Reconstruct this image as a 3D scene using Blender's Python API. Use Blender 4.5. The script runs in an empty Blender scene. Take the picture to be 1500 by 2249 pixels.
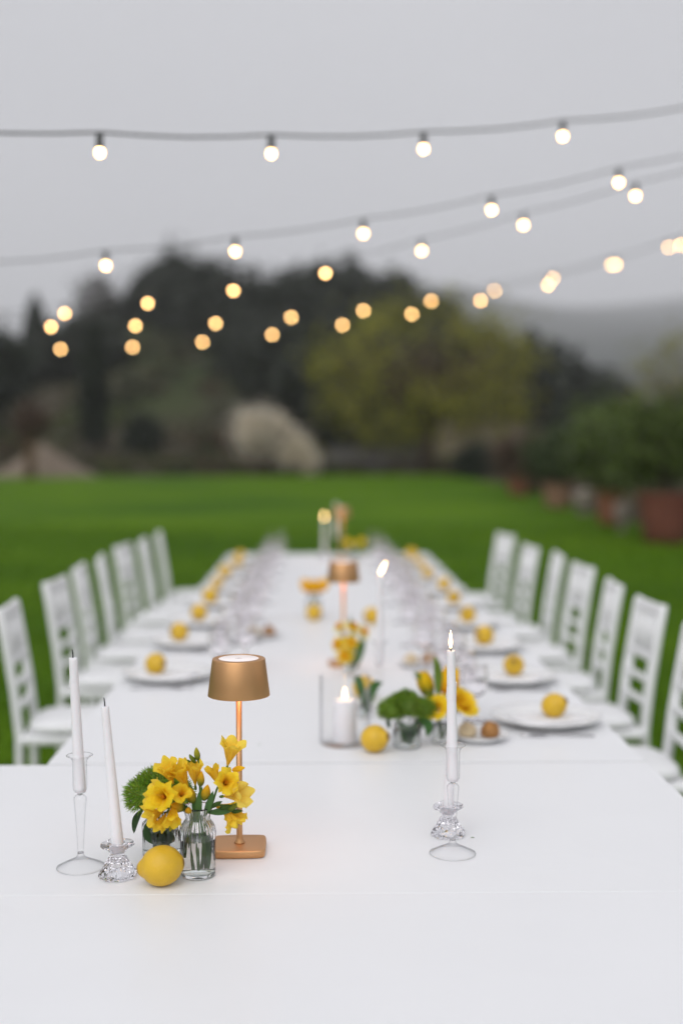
import bpy, bmesh, math, random
import numpy as np
from mathutils import Vector, Matrix, Euler, noise

R = math.radians
PI = math.pi
scene = bpy.context.scene
col = scene.collection

# ------------------------------------------------------------------ camera
cam_data = bpy.data.cameras.new('camera')
cam = bpy.data.objects.new('camera', cam_data)
col.objects.link(cam)
cam.location = (0.0, 0.0, 1.52)
cam.rotation_euler = (R(90 - 2.906), 0.0, R(-1.081))
cam_data.sensor_fit = 'VERTICAL'
cam_data.sensor_height = 36.0
cam_data.lens = 42.42
cam_data.clip_start = 0.05
cam_data.clip_end = 20000
cam_data.dof.use_dof = True
cam_data.dof.focus_distance = 2.25
cam_data.dof.aperture_fstop = 1.16
scene.camera = cam

# ------------------------------------------------------------------ overcast sky
SUN_EL, SUN_AZ = 40.0, 200.0
world = bpy.data.worlds.new('World')
scene.world = world
world.use_nodes = True
wn = world.node_tree
wn.nodes.clear()
sky = wn.nodes.new('ShaderNodeTexSky')
sky.sky_type = 'NISHITA'
sky.sun_disc = False
sky.sun_elevation = R(SUN_EL)
sky.sun_rotation = R(SUN_AZ)
sky.air_density = 1.0
sky.dust_density = 6.0
sky.ozone_density = 1.0
hs = wn.nodes.new('ShaderNodeHueSaturation')
hs.inputs['Saturation'].default_value = 0.06
# a closed cloud deck: its even grey covers most of the clear sky behind it
mixw = wn.nodes.new('ShaderNodeMix')
mixw.data_type = 'RGBA'
mixw.inputs['Factor'].default_value = 0.82
tc = wn.nodes.new('ShaderNodeTexCoord')
nz = wn.nodes.new('ShaderNodeTexNoise')
nz.inputs['Scale'].default_value = 1.6
nz.inputs['Detail'].default_value = 3.0
rampw = wn.nodes.new('ShaderNodeValToRGB')
rampw.color_ramp.elements[0].position = 0.3
rampw.color_ramp.elements[0].color = (5.5, 5.53, 5.93, 1)
rampw.color_ramp.elements[1].position = 0.7
rampw.color_ramp.elements[1].color = (6.2, 6.23, 6.6, 1)
bgw = wn.nodes.new('ShaderNodeBackground')
bgw.inputs['Strength'].default_value = 0.1
outw = wn.nodes.new('ShaderNodeOutputWorld')
wn.links.new(sky.outputs['Color'], hs.inputs['Color'])
wn.links.new(tc.outputs['Generated'], nz.inputs['Vector'])
wn.links.new(nz.outputs['Fac'], rampw.inputs['Fac'])
wn.links.new(hs.outputs['Color'], mixw.inputs[6])
wn.links.new(rampw.outputs['Color'], mixw.inputs[7])
wn.links.new(mixw.outputs[2], bgw.inputs['Color'])
wn.links.new(bgw.outputs['Background'], outw.inputs['Surface'])

sun_data = bpy.data.lights.new('sun', 'SUN')
sun_data.energy = 1.5
sun_data.angle = R(70)
sun_data.color = (1.0, 0.995, 0.99)
sun = bpy.data.objects.new('sun', sun_data)
col.objects.link(sun)
sun.rotation_euler = Euler((R(90 - SUN_EL), 0, R(180 - SUN_AZ)), 'XYZ')

scene.view_settings.view_transform = 'Standard'
scene.view_settings.look = 'None'
scene.view_settings.gamma = 1.0
scene.view_settings.exposure = 0.30
scene.view_settings.use_curve_mapping = False
scene.render.engine = 'CYCLES'
cy = scene.cycles
cy.use_denoising = True
cy.max_bounces = 14
cy.diffuse_bounces = 3
cy.glossy_bounces = 4
cy.transmission_bounces = 14
cy.transparent_max_bounces = 24
cy.volume_bounces = 4
cy.caustics_reflective = True
cy.caustics_refractive = True
cy.blur_glossy = 0.5
cy.sample_clamp_indirect = 6.0
cy.sample_clamp_direct = 0.0

# ------------------------------------------------------------------ materials
def new_mat(name):
    m = bpy.data.materials.new(name)
    m.use_nodes = True
    return m, m.node_tree, m.node_tree.nodes['Principled BSDF']

def mat(name, c, rough=0.6, metal=0.0, var=0.0, scale=30.0, bump=0.0, bscale=60.0, spec=0.5,
        sss=0.0, sss_r=(0.01, 0.008, 0.006), island=0.0, attr=False, trans=0.0, detail=4.0, sag=False):
    m, nt, p = new_mat(name)
    p.inputs['Roughness'].default_value = rough
    p.inputs['Metallic'].default_value = metal
    p.inputs['Specular IOR Level'].default_value = spec
    base = None
    rgb = nt.nodes.new('ShaderNodeRGB')
    rgb.outputs[0].default_value = (*c, 1)
    base = rgb.outputs[0]
    if attr:
        a = nt.nodes.new('ShaderNodeAttribute')
        a.attribute_name = 'col'
        mm = nt.nodes.new('ShaderNodeMix'); mm.data_type = 'RGBA'; mm.blend_type = 'MULTIPLY'
        mm.inputs['Factor'].default_value = 1
        nt.links.new(base, mm.inputs[6]); nt.links.new(a.outputs['Color'], mm.inputs[7])
        base = mm.outputs[2]
    tcn = nt.nodes.new('ShaderNodeTexCoord')
    if var > 0:
        n = nt.nodes.new('ShaderNodeTexNoise')
        n.inputs['Scale'].default_value = scale
        n.inputs['Detail'].default_value = detail
        nt.links.new(tcn.outputs['Object'], n.inputs['Vector'])
        mr = nt.nodes.new('ShaderNodeMapRange')
        mr.inputs['From Min'].default_value = 0.25; mr.inputs['From Max'].default_value = 0.75
        mr.inputs['To Min'].default_value = 1 - var; mr.inputs['To Max'].default_value = 1 + var
        nt.links.new(n.outputs['Fac'], mr.inputs['Value'])
        vm = nt.nodes.new('ShaderNodeVectorMath'); vm.operation = 'SCALE'
        nt.links.new(base, vm.inputs[0]); nt.links.new(mr.outputs[0], vm.inputs['Scale'])
        base = vm.outputs[0]
    if island > 0:
        g = nt.nodes.new('ShaderNodeNewGeometry')
        mr = nt.nodes.new('ShaderNodeMapRange')
        mr.inputs['To Min'].default_value = 1 - island; mr.inputs['To Max'].default_value = 1 + island
        nt.links.new(g.outputs['Random Per Island'], mr.inputs['Value'])
        vm = nt.nodes.new('ShaderNodeVectorMath'); vm.operation = 'SCALE'
        nt.links.new(base, vm.inputs[0]); nt.links.new(mr.outputs[0], vm.inputs['Scale'])
        base = vm.outputs[0]
    nt.links.new(base, p.inputs['Base Color'])
    if bump > 0:
        n = nt.nodes.new('ShaderNodeTexNoise')
        n.inputs['Scale'].default_value = bscale
        n.inputs['Detail'].default_value = 5
        nt.links.new(tcn.outputs['Object'], n.inputs['Vector'])
        b = nt.nodes.new('ShaderNodeBump')
        b.inputs['Strength'].default_value = bump
        b.inputs['Distance'].default_value = 0.002
        nt.links.new(n.outputs['Fac'], b.inputs['Height'])
        nt.links.new(b.outputs['Normal'], p.inputs['Normal'])
        if sag:                                       # faint creases and unevenness of a laid surface
            n2 = nt.nodes.new('ShaderNodeTexNoise')
            n2.inputs['Scale'].default_value = 5.0; n2.inputs['Detail'].default_value = 7.0; n2.inputs['Distortion'].default_value = 1.2
            nt.links.new(tcn.outputs['Object'], n2.inputs['Vector'])
            b2 = nt.nodes.new('ShaderNodeBump'); b2.inputs['Strength'].default_value = 0.35; b2.inputs['Distance'].default_value = 0.006
            nt.links.new(n2.outputs['Fac'], b2.inputs['Height'])
            nt.links.new(b2.outputs['Normal'], b.inputs['Normal'])
    if sss > 0:
        p.inputs['Subsurface Weight'].default_value = sss
        p.inputs['Subsurface Radius'].default_value = sss_r
        p.inputs['Subsurface Scale'].default_value = 1.0
    if trans > 0:
        tr = nt.nodes.new('ShaderNodeBsdfTranslucent')
        nt.links.new(base, tr.inputs['Color'])
        mx = nt.nodes.new('ShaderNodeMixShader')
        mx.inputs[0].default_value = trans
        out = nt.nodes['Material Output']
        nt.links.new(p.outputs[0], mx.inputs[1]); nt.links.new(tr.outputs[0], mx.inputs[2])
        nt.links.new(mx.outputs[0], out.inputs['Surface'])
    return m

def glass_mat(name, ior=1.45, rough=0.0, c=(1, 1, 1)):
    m, nt, p = new_mat(name)
    nt.nodes.remove(p)
    g = nt.nodes.new('ShaderNodeBsdfGlass')
    g.inputs['Color'].default_value = (*c, 1)
    g.inputs['IOR'].default_value = ior
    g.inputs['Roughness'].default_value = rough
    nt.links.new(g.outputs[0], nt.nodes['Material Output'].inputs['Surface'])
    return m

def thin_glass_mat(name, tint=(1, 1, 1), edge=(0.80, 0.80, 0.83)):
    m, nt, p = new_mat(name)
    nt.nodes.remove(p)
    lw = nt.nodes.new('ShaderNodeLayerWeight'); lw.inputs['Blend'].default_value = 0.5
    def pw(e, mul, add):
        q = nt.nodes.new('ShaderNodeMath'); q.operation = 'POWER'; q.inputs[1].default_value = e
        nt.links.new(lw.outputs['Facing'], q.inputs[0])
        w = nt.nodes.new('ShaderNodeMath'); w.operation = 'MULTIPLY_ADD'; w.inputs[1].default_value = mul; w.inputs[2].default_value = add
        nt.links.new(q.outputs[0], w.inputs[0])
        return w
    mc = nt.nodes.new('ShaderNodeMix'); mc.data_type = 'RGBA'
    mc.inputs[6].default_value = (*tint, 1); mc.inputs[7].default_value = (*edge, 1)
    nt.links.new(pw(5.0, 1.0, 0.0).outputs[0], mc.inputs['Factor'])
    tr = nt.nodes.new('ShaderNodeBsdfTransparent'); nt.links.new(mc.outputs[2], tr.inputs['Color'])
    gl = nt.nodes.new('ShaderNodeBsdfGlossy'); gl.inputs['Roughness'].default_value = 0.02
    fr = pw(5.0, 0.55, 0.018)
    mx = nt.nodes.new('ShaderNodeMixShader')
    nt.links.new(fr.outputs[0], mx.inputs[0]); nt.links.new(tr.outputs[0], mx.inputs[1]); nt.links.new(gl.outputs[0], mx.inputs[2])
    nt.links.new(mx.outputs[0], nt.nodes['Material Output'].inputs['Surface'])
    return m

def emit_mat(name, c, s):
    m, nt, p = new_mat(name)
    nt.nodes.remove(p)
    e = nt.nodes.new('ShaderNodeEmission')
    e.inputs['Color'].default_value = (*c, 1)
    e.inputs['Strength'].default_value = s
    nt.links.new(e.outputs[0], nt.nodes['Material Output'].inputs['Surface'])
    return m

M = {}
M['table'] = mat('white_table_paint', (0.845, 0.848, 0.862), 0.40, var=0.012, scale=3.0, bump=0.10, bscale=260, spec=0.5, sag=True)
M['table_leg'] = mat('white_leg_paint', (0.74, 0.74, 0.75), 0.5, var=0.04, scale=20)
M['chair'] = mat('white_chair_paint', (0.89, 0.89, 0.90), 0.45, var=0.04, scale=25, bump=0.05, bscale=120)
M['cushion'] = mat('white_cushion_cloth', (0.84, 0.84, 0.85), 0.85, var=0.03, scale=40, bump=0.25, bscale=500)
M['china'] = mat('white_china', (0.80, 0.80, 0.80), 0.18, var=0.01)
M['napkin'] = mat('white_linen', (0.80, 0.79, 0.80), 0.9, var=0.02, scale=60, bump=0.3, bscale=700)
M['wax'] = mat('white_wax', (0.83, 0.81, 0.83), 0.42, var=0.012, scale=60, bump=0.12, bscale=90, sss=0.35, sss_r=(0.006, 0.004, 0.004))
M['wick'] = mat('charred_wick', (0.012, 0.011, 0.010), 0.9)
M['gold'] = mat('satin_gold_metal', (0.62, 0.35, 0.165), 0.44, metal=0.92, var=0.05, scale=8, bump=0.06, bscale=900)
M['acrylic'] = None
M['glass'] = glass_mat('clear_glass')
M['crystal'] = glass_mat('pressed_crystal', 1.5, 0.0, (0.99, 0.985, 0.995))
M['goblet'] = glass_mat('cut_glass', 1.46, 0.0, (1.0, 0.995, 1.0))
M['wine'] = glass_mat('fine_wine_glass', 1.45, 0.0, (0.998, 0.990, 0.996))
M['blown'] = thin_glass_mat('thin_blown_glass', (0.998, 0.998, 0.998), (0.60, 0.60, 0.63))
M['water'] = glass_mat('water', 1.33, 0.0, (0.97, 0.99, 0.98))
M['lemon'] = mat('lemon_skin', (0.68, 0.42, 0.018), 0.42, var=0.10, scale=25, bump=0.45, bscale=330, sss=0.15, sss_r=(0.006, 0.004, 0.001), attr=True)
M['petal'] = mat('yellow_petals', (1, 1, 1), 0.6, spec=0.2, attr=True, var=0.06, scale=160, trans=0.42)
M['stem'] = mat('green_stems', (0.085, 0.17, 0.03), 0.5, var=0.2, scale=60)
M['leaf'] = mat('green_leaves', (0.05, 0.12, 0.025), 0.42, var=0.2, scale=60, trans=0.15, attr=True)
M['fuzz'] = mat('green_tufts', (0.20, 0.34, 0.03), 0.6, island=0.4, trans=0.2, attr=True)
M['bread_brown'] = mat('brown_crust', (0.36, 0.17, 0.05), 0.75, var=0.35, scale=45, bump=0.6, bscale=110)
M['bread_pale'] = mat('pale_crust', (0.66, 0.54, 0.36), 0.8, var=0.15, scale=45, bump=0.5, bscale=110)
M['steel'] = mat('polished_steel', (0.62, 0.61, 0.62), 0.2, metal=1.0)
M['cable'] = mat('grey_rubber_cable', (0.075, 0.076, 0.075), 0.6)
M['mark'] = mat('grey_print', (0.12, 0.11, 0.11), 0.6)
M['bulb'] = emit_mat('warm_bulb_glow', (1.0, 0.56, 0.21), 20.0)
M['flame'] = emit_mat('candle_flame_glow', (1.0, 0.62, 0.28), 14.0)
M['lamp_led'] = emit_mat('lamp_led_glow', (1.0, 0.64, 0.52), 7.0)
M['bark'] = mat('bark', (0.075, 0.052, 0.035), 0.9, var=0.3, scale=4, bump=0.6, bscale=12)
M['bark_red'] = mat('reddish_bark', (0.11, 0.06, 0.03), 0.9, var=0.3, scale=4)
M['terracotta'] = mat('terracotta', (0.26, 0.10, 0.055), 0.85, var=0.22, scale=5, bump=0.4, bscale=40)
M['terracotta_pale'] = mat('weathered_terracotta', (0.30, 0.17, 0.11), 0.9, var=0.25, scale=5, bump=0.4, bscale=40)
M['terracotta_dark'] = mat('dark_red_terracotta', (0.17, 0.055, 0.035), 0.85, var=0.2, scale=5)
M['stone'] = mat('pale_stone', (0.24, 0.20, 0.17), 0.9, var=0.2, scale=6, bump=0.5, bscale=30)
M['stone_tan'] = mat('tan_stone', (0.155, 0.125, 0.085), 0.95, var=0.3, scale=1.2, bump=0.6, bscale=9)
M['stone_grey'] = mat('grey_stone', (0.13, 0.12, 0.115), 0.95, var=0.3, scale=1.2, bump=0.6, bscale=9)
M['gravel'] = mat('tan_gravel', (0.19, 0.148, 0.112), 0.95, var=0.2, scale=3, bump=0.8, bscale=14)
M['soil'] = mat('potting_soil', (0.05, 0.035, 0.025), 0.95)
def fol(name, c, island=0.45, trans=0.2):
    M[name] = mat(name, c, 0.6, island=island, trans=trans, var=0.3, scale=0.5, detail=2)
fol('wood_leaves', (0.022, 0.027, 0.017), 0.5)
fol('cypress_leaves', (0.020, 0.027, 0.016), 0.4)
fol('bare_twigs', (0.070, 0.062, 0.052), 0.4)
fol('spring_leaves', (0.255, 0.25, 0.028), 0.4, 0.35)
fol('brown_twigs', (0.10, 0.068, 0.035), 0.4)
fol('blossom', (0.78, 0.71, 0.60), 0.15, 0.45)
fol('lemon_leaves', (0.080, 0.118, 0.016), 0.5)
fol('shrub_leaves', (0.055, 0.080, 0.024), 0.5)
fol('rust_leaves', (0.085, 0.048, 0.032), 0.4)

def acrylic():
    m, nt, p = new_mat('lit_acrylic')
    p.inputs['Base Color'].default_value = (0.8, 0.76, 0.75, 1)
    p.inputs['Roughness'].default_value = 0.35
    p.inputs['Emission Color'].default_value = (1.0, 0.82, 0.76, 1)
    p.inputs['Emission Strength'].default_value = 0.22
    return m
M['acrylic'] = acrylic()

def lawn_mat():
    m, nt, p = new_mat('lawn_grass')
    p.inputs['Roughness'].default_value = 0.85
    p.inputs['Specular IOR Level'].default_value = 0.05
    tcn = nt.nodes.new('ShaderNodeTexCoord')
    def ns(scale, detail):
        n = nt.nodes.new('ShaderNodeTexNoise')
        n.inputs['Scale'].default_value = scale
        n.inputs['Detail'].default_value = detail
        nt.links.new(tcn.outputs['Object'], n.inputs['Vector'])
        return n
    a, b = ns(0.30, 4), ns(9.0, 6)
    mp = nt.nodes.new('ShaderNodeMapping'); mp.inputs['Scale'].default_value = (0.55, 1.0, 1.0)
    nt.links.new(tcn.outputs['Object'], mp.inputs['Vector']); nt.links.new(mp.outputs[0], a.inputs['Vector'])
    r1 = nt.nodes.new('ShaderNodeValToRGB')
    r1.color_ramp.elements[0].position = 0.32; r1.color_ramp.elements[0].color = (0.042, 0.108, 0.004, 1)
    r1.color_ramp.elements[1].position = 0.68; r1.color_ramp.elements[1].color = (0.104, 0.198, 0.004, 1)
    r2 = nt.nodes.new('ShaderNodeValToRGB')
    r2.color_ramp.elements[0].position = 0.35; r2.color_ramp.elements[0].color = (0.7, 0.7, 0.7, 1)
    r2.color_ramp.elements[1].position = 0.65; r2.color_ramp.elements[1].color = (1.2, 1.2, 1.2, 1)
    nt.links.new(a.outputs['Fac'], r1.inputs['Fac']); nt.links.new(b.outputs['Fac'], r2.inputs['Fac'])
    mm = nt.nodes.new('ShaderNodeMix'); mm.data_type = 'RGBA'; mm.blend_type = 'MULTIPLY'; mm.inputs['Factor'].default_value = 1
    nt.links.new(r1.outputs['Color'], mm.inputs[6]); nt.links.new(r2.outputs['Color'], mm.inputs[7])
    nt.links.new(mm.outputs[2], p.inputs['Base Color'])
    bp = nt.nodes.new('ShaderNodeBump'); bp.inputs['Strength'].default_value = 0.6; bp.inputs['Distance'].default_value = 0.03
    nt.links.new(b.outputs['Fac'], bp.inputs['Height']); nt.links.new(bp.outputs['Normal'], p.inputs['Normal'])
    return m
M['lawn'] = lawn_mat()
M['terrain'] = mat('hillside_ground', (1, 1, 1), 0.95, attr=True, var=0.35, scale=0.12, spec=0.1)
M['scrub'] = mat('dry_scrub', (1, 1, 1), 0.9, attr=True, island=0.3, trans=0.15, spec=0.1)
M['blade'] = mat('grass_blades', (0.075, 0.155, 0.005), 0.7, island=0.35, trans=0.25, spec=0.1)

# ------------------------------------------------------------------ mesh helpers
class MB:
    def __init__(self):
        self.v = []; self.f = []; self.s = []; self.c = []; self.hc = False
    def add(self, vs, fs, smooth=True, c=None):
        o = len(self.v)
        self.v.extend([tuple(x) for x in vs])
        self.f.extend([tuple(i + o for i in f) for f in fs])
        self.s.extend([smooth] * len(fs))
        if c is None:
            self.c.extend([(1, 1, 1, 1)] * len(vs))
        else:
            self.hc = True
            if isinstance(c, tuple): self.c.extend([(*c, 1)] * len(vs))
            else: self.c.extend([(*x, 1) for x in c])
        return self
    def lathe(self, prof, n=32, mod=None, smooth=True, mtx=None, c=None):
        vs = []; fs = []; rings = []; cs = []
        for k, (r, z) in enumerate(prof):
            if r < 1e-6:
                rings.append([len(vs)]); vs.append(Vector((0, 0, z)))
                if c: cs.append(c[k])
            else:
                ring = []
                for i in range(n):
                    a = 2 * PI * i / n
                    rr = r * (mod(k, a) if mod else 1)
                    ring.append(len(vs)); vs.append(Vector((rr * math.cos(a), rr * math.sin(a), z)))
                    if c: cs.append(c[k])
                rings.append(ring)
        for A, B in zip(rings, rings[1:]):
            if len(A) == 1 and len(B) == 1: continue
            for i in range(n):
                j = (i + 1) % n
                if len(A) == 1: fs.append((A[0], B[j], B[i]))
                elif len(B) == 1: fs.append((A[i], A[j], B[0]))
                else: fs.append((A[i], A[j], B[j], B[i]))
        if mtx: vs = [mtx @ v for v in vs]
        return self.add(vs, fs, smooth, cs if c else None)
    def tube(self, pts, rad, n=8, smooth=True, c=None, flat=1.0):
        pts = [Vector(p) for p in pts]
        if not isinstance(rad, (list, tuple)): rad = [rad] * len(pts)
        vs = []; fs = []
        up = Vector((0, 0, 1))
        d0 = (pts[1] - pts[0]).normalized()
        if abs(d0.dot(up)) > 0.95: up = Vector((0, 1, 0))
        x = d0.cross(up).normalized()
        for i, p in enumerate(pts):
            d = (pts[min(i + 1, len(pts) - 1)] - pts[max(i - 1, 0)]).normalized()
            x = (x - d * x.dot(d)).normalized()
            y = d.cross(x)
            for k in range(n):
                a = 2 * PI * (k + 0.5) / n
                vs.append(p + (x * math.cos(a) + y * math.sin(a) * flat) * rad[i])
        for i in range(len(pts) - 1):
            for k in range(n):
                j = (k + 1) % n
                fs.append((i * n + k, i * n + j, (i + 1) * n + j, (i + 1) * n + k))
        fs.append(tuple(reversed(range(n))))
        fs.append(tuple((len(pts) - 1) * n + k for k in range(n)))
        return self.add(vs, fs, smooth, c)
    def box(self, c, size, bev=0.0, mtx=None, seg=1):
        bm = bmesh.new()
        bmesh.ops.create_cube(bm, size=1)
        for v in bm.verts:
            v.co = Vector((v.co.x * size[0], v.co.y * size[1], v.co.z * size[2]))
        if bev > 0:
            bmesh.ops.bevel(bm, geom=bm.edges[:], offset=bev, segments=seg, affect='EDGES', profile=0.5)
        bm.verts.index_update()
        vs = [v.co + Vector(c) for v in bm.verts]
        if mtx: vs = [mtx @ v for v in vs]
        fs = [[v.index for v in f.verts] for f in bm.faces]
        bm.free()
        return self.add(vs, fs, False)
    def quads(self, Q, smooth=False, c=None):
        """Q: array (n,4,3) of loose leaf faces"""
        n = len(Q)
        vs = Q.reshape(-1, 3).tolist()
        fs = np.arange(n * 4).reshape(-1, 4).tolist()
        return self.add(vs, fs, smooth, c)
    def mesh(self, name, m):
        me = bpy.data.meshes.new(name)
        me.from_pydata(self.v, [], self.f)
        me.polygons.foreach_set('use_smooth', self.s)
        if self.hc:
            at = me.color_attributes.new('col', 'FLOAT_COLOR', 'POINT')
            at.data.foreach_set('color', np.array(self.c, dtype=np.float32).ravel())
        me.materials.append(m)
        me.update()
        return me
    def build(self, name, m, parent=None, loc=None):
        if not isinstance(m, bpy.types.Material): m = M[m]
        if m.name in ATTR_MATS and not self.hc:
            self.hc = True
        return link(name, self.mesh(name, m), parent, loc)

ATTR_MATS = {M[k].name for k in ('lemon', 'petal', 'leaf', 'fuzz', 'terrain', 'scrub')}

def link(name, me, parent=None, loc=None):
    o = bpy.data.objects.new(name, me)
    col.objects.link(o)
    if parent is not None: o.parent = parent
    if loc is not None: o.location = loc
    return o

def tag(o, label, cat, group=None, kind=None):
    o['label'] = label
    o['category'] = cat
    if group: o['group'] = group
    if kind: o['kind'] = kind
    return o

def empty(name, loc=(0, 0, 0), rot=(0, 0, 0)):
    o = bpy.data.objects.new(name, None)
    col.objects.link(o)
    o.empty_display_size = 0.05
    o.location = loc
    o.rotation_euler = rot
    return o

def structure(o, label=None):
    o['kind'] = 'structure'
    if label: o['label'] = label
    return o

def copy_tree(o, parent=None):
    c = o.copy()
    col.objects.link(c)
    if parent is not None: c.parent = parent
    for ch in list(o.children):
        copy_tree(ch, c)
    return c

def sm(t):
    t = max(0.0, min(1.0, t))
    return t * t * (3 - 2 * t)

# ------------------------------------------------------------------ ground and hills
def T(x, y):
    r = math.hypot(x, y)
    a = math.atan2(x, y)
    g = 0.0207 * (max(16.0, min(45.0, y)) - 16.0)
    side = sm((1.1 - abs(a)) / 0.5)
    w1 = (1 - 0.82 * sm((a - 0.05) / 0.12)) * (1 - 0.32 * sm((-a - 0.14) / 0.10)) * side
    h = 15.6 * sm((r - 48) / 102) * w1
    rc = min(r, 2600)
    if rc > 120:
        el = 0.126 * (1 - math.exp(-(rc - 120) / 850.0)) * (1 + 0.06 * math.sin(a * 9 + 1) + 0.04 * math.sin(a * 23))
        h += el * rc * (0.30 + 0.70 * side) * (1 - 0.30 * sm((-a - 0.05) / 0.12))
    if r > 50:
        k = min(1, (r - 50) / 150)
        h += 1.2 * k * noise.noise(Vector((x * 0.03, y * 0.03, 0.3)))
    if r > 400:
        h += 0.012 * min(r, 2600) * sm((r - 400) / 800) * noise.noise(Vector((x * 0.0022, y * 0.0022, 4.1)))
    h += 0.5 * sm((x - 6.3) / 1.6) * sm((y - 12) / 6) * (1 if r < 60 else 0.3)
    return g + h

def build_ground():
    mb = MB()
    rads = [0.0] + [1.5 * (1.055 ** i) for i in range(158)]
    na = 300
    angs = []
    for i in range(na):                              # finer to the front
        t = i / na * 2 - 1
        angs.append(PI * (0.25 * t + 0.75 * t ** 3))
    vs = [(0, 0, -0.03)]; cs = [(0.05, 0.06, 0.03)]
    for r in rads[1:]:
        for a in angs:
            x, y = r * math.sin(a), r * math.cos(a)
            vs.append((x, y, T(x, y) - 0.03))
            if r < 46: c = (0.085, 0.072, 0.045)
            elif r < 260:
                k = noise.noise(Vector((x * 0.05, y * 0.05, 9)))
                k2 = noise.noise(Vector((x * 0.11, y * 0.11, 2)))
                gr = (0.040, 0.055, 0.018); br = (0.052, 0.043, 0.026); gy = (0.066, 0.057, 0.043)
                f = sm(k * 1.4 + 0.5); q = sm(k2 * 1.5 + 0.2)
                c = tuple((gr[i] * f + br[i] * (1 - f)) * (1 - q * .5) + gy[i] * q * .5 for i in range(3))
            else: c = (0.030, 0.037, 0.030)
            cs.append(c)
    fs = []
    for i in range(na):
        fs.append((0, 1 + (i + 1) % na, 1 + i))
    for k in range(len(rads) - 2):
        for i in range(na):
            j = (i + 1) % na
            A = 1 + k * na; B = A + na
            fs.append((A + i, A + j, B + j, B + i))
    mb.add(vs, fs, True, cs)
    structure(mb.build('ground', 'terrain'))

build_ground()

def build_lawn():
    mb = MB()
    ny, nx = 60, 40
    vs = []; fs = []
    for j in range(ny + 1):
        y = -8 + (45 + 8) * j / ny
        xr = 9.0 - 3.1 * sm((y - 2) / 12)
        xr -= 0.7 * sm((y - 34) / 11) + 0.12 * math.sin(y * 1.3)
        xl = -26 + 1.5 * math.sin(y * 0.2)
        for i in range(nx + 1):
            x = xl + (xr - xl) * i / nx
            yy = y + (0.8 * math.sin(x * 0.45) + (2.6 * sm((-x - 3) / 8) * -1)) * (j / ny) ** 6
            vs.append((x, yy, T(x, yy) + 0.012))
    for j in range(ny):
        for i in range(nx):
            a = j * (nx + 1) + i
            fs.append((a, a + 1, a + nx + 2, a + nx + 1))
    mb.add(vs, fs, True)
    structure(mb.build('lawn', 'lawn'))

build_lawn()

def build_grass():
    rng = np.random.default_rng(5)
    n = 60000
    y = 2.2 + 20 * rng.random(n) ** 1.5
    x = (rng.random(n) - 0.5) * 2 * (1.5 + 0.33 * y)
    x = np.minimum(x, 5.3)
    h = 0.03 + 0.035 * rng.random(n)
    a = rng.random(n) * 2 * PI
    w = 0.004 + 0.003 * rng.random(n) + 0.0004 * y
    z0 = 0.0207 * np.maximum(0, y - 16) + 0.008
    lean = (rng.random((n, 2)) - 0.5) * 0.05
    V = np.zeros((n, 3, 3))
    V[:, 0] = np.stack([x - w * np.cos(a), y - w * np.sin(a), z0], 1)
    V[:, 1] = np.stack([x + w * np.cos(a), y + w * np.sin(a), z0], 1)
    V[:, 2] = np.stack([x + lean[:, 0], y + lean[:, 1], z0 + h], 1)
    mb = MB()
    mb.add(V.reshape(-1, 3).tolist(), np.arange(n * 3).reshape(-1, 3).tolist(), False)
    o = mb.build('grass', 'blade')
    tag(o, 'short green blades of the mown lawn around the table', 'grass', kind='stuff')

build_grass()

# ------------------------------------------------------------------ trees and shrubs
def leaf_quads(rng, centers, size, squash=1.0):
    n = len(centers)
    a = rng.normal(size=(n, 3)); a /= np.linalg.norm(a, axis=1)[:, None]
    b = rng.normal(size=(n, 3)); b -= a * (a * b).sum(1)[:, None]; b /= np.linalg.norm(b, axis=1)[:, None]
    s = size * (0.6 + 0.8 * rng.random(n))[:, None]
    A = a * s; B = b * s * 0.55 * squash
    return np.stack([centers - A, centers + B, centers + A, centers - B], 1)

def clump_points(rng, c, rad, clumps, per, csize, shell=0.55):
    d = rng.normal(size=(clumps, 3)); d /= np.linalg.norm(d, axis=1)[:, None]
    rr = (shell + (1 - shell) * rng.random(clumps)) ** 1.0
    cc = d * rr[:, None] * np.array(rad) + np.array(c)
    p = rng.normal(size=(clumps, per, 3)) * csize
    p = p * (0.5 + rng.random((clumps, 1, 1)))
    return (cc[:, None, :] + p).reshape(-1, 3)

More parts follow.
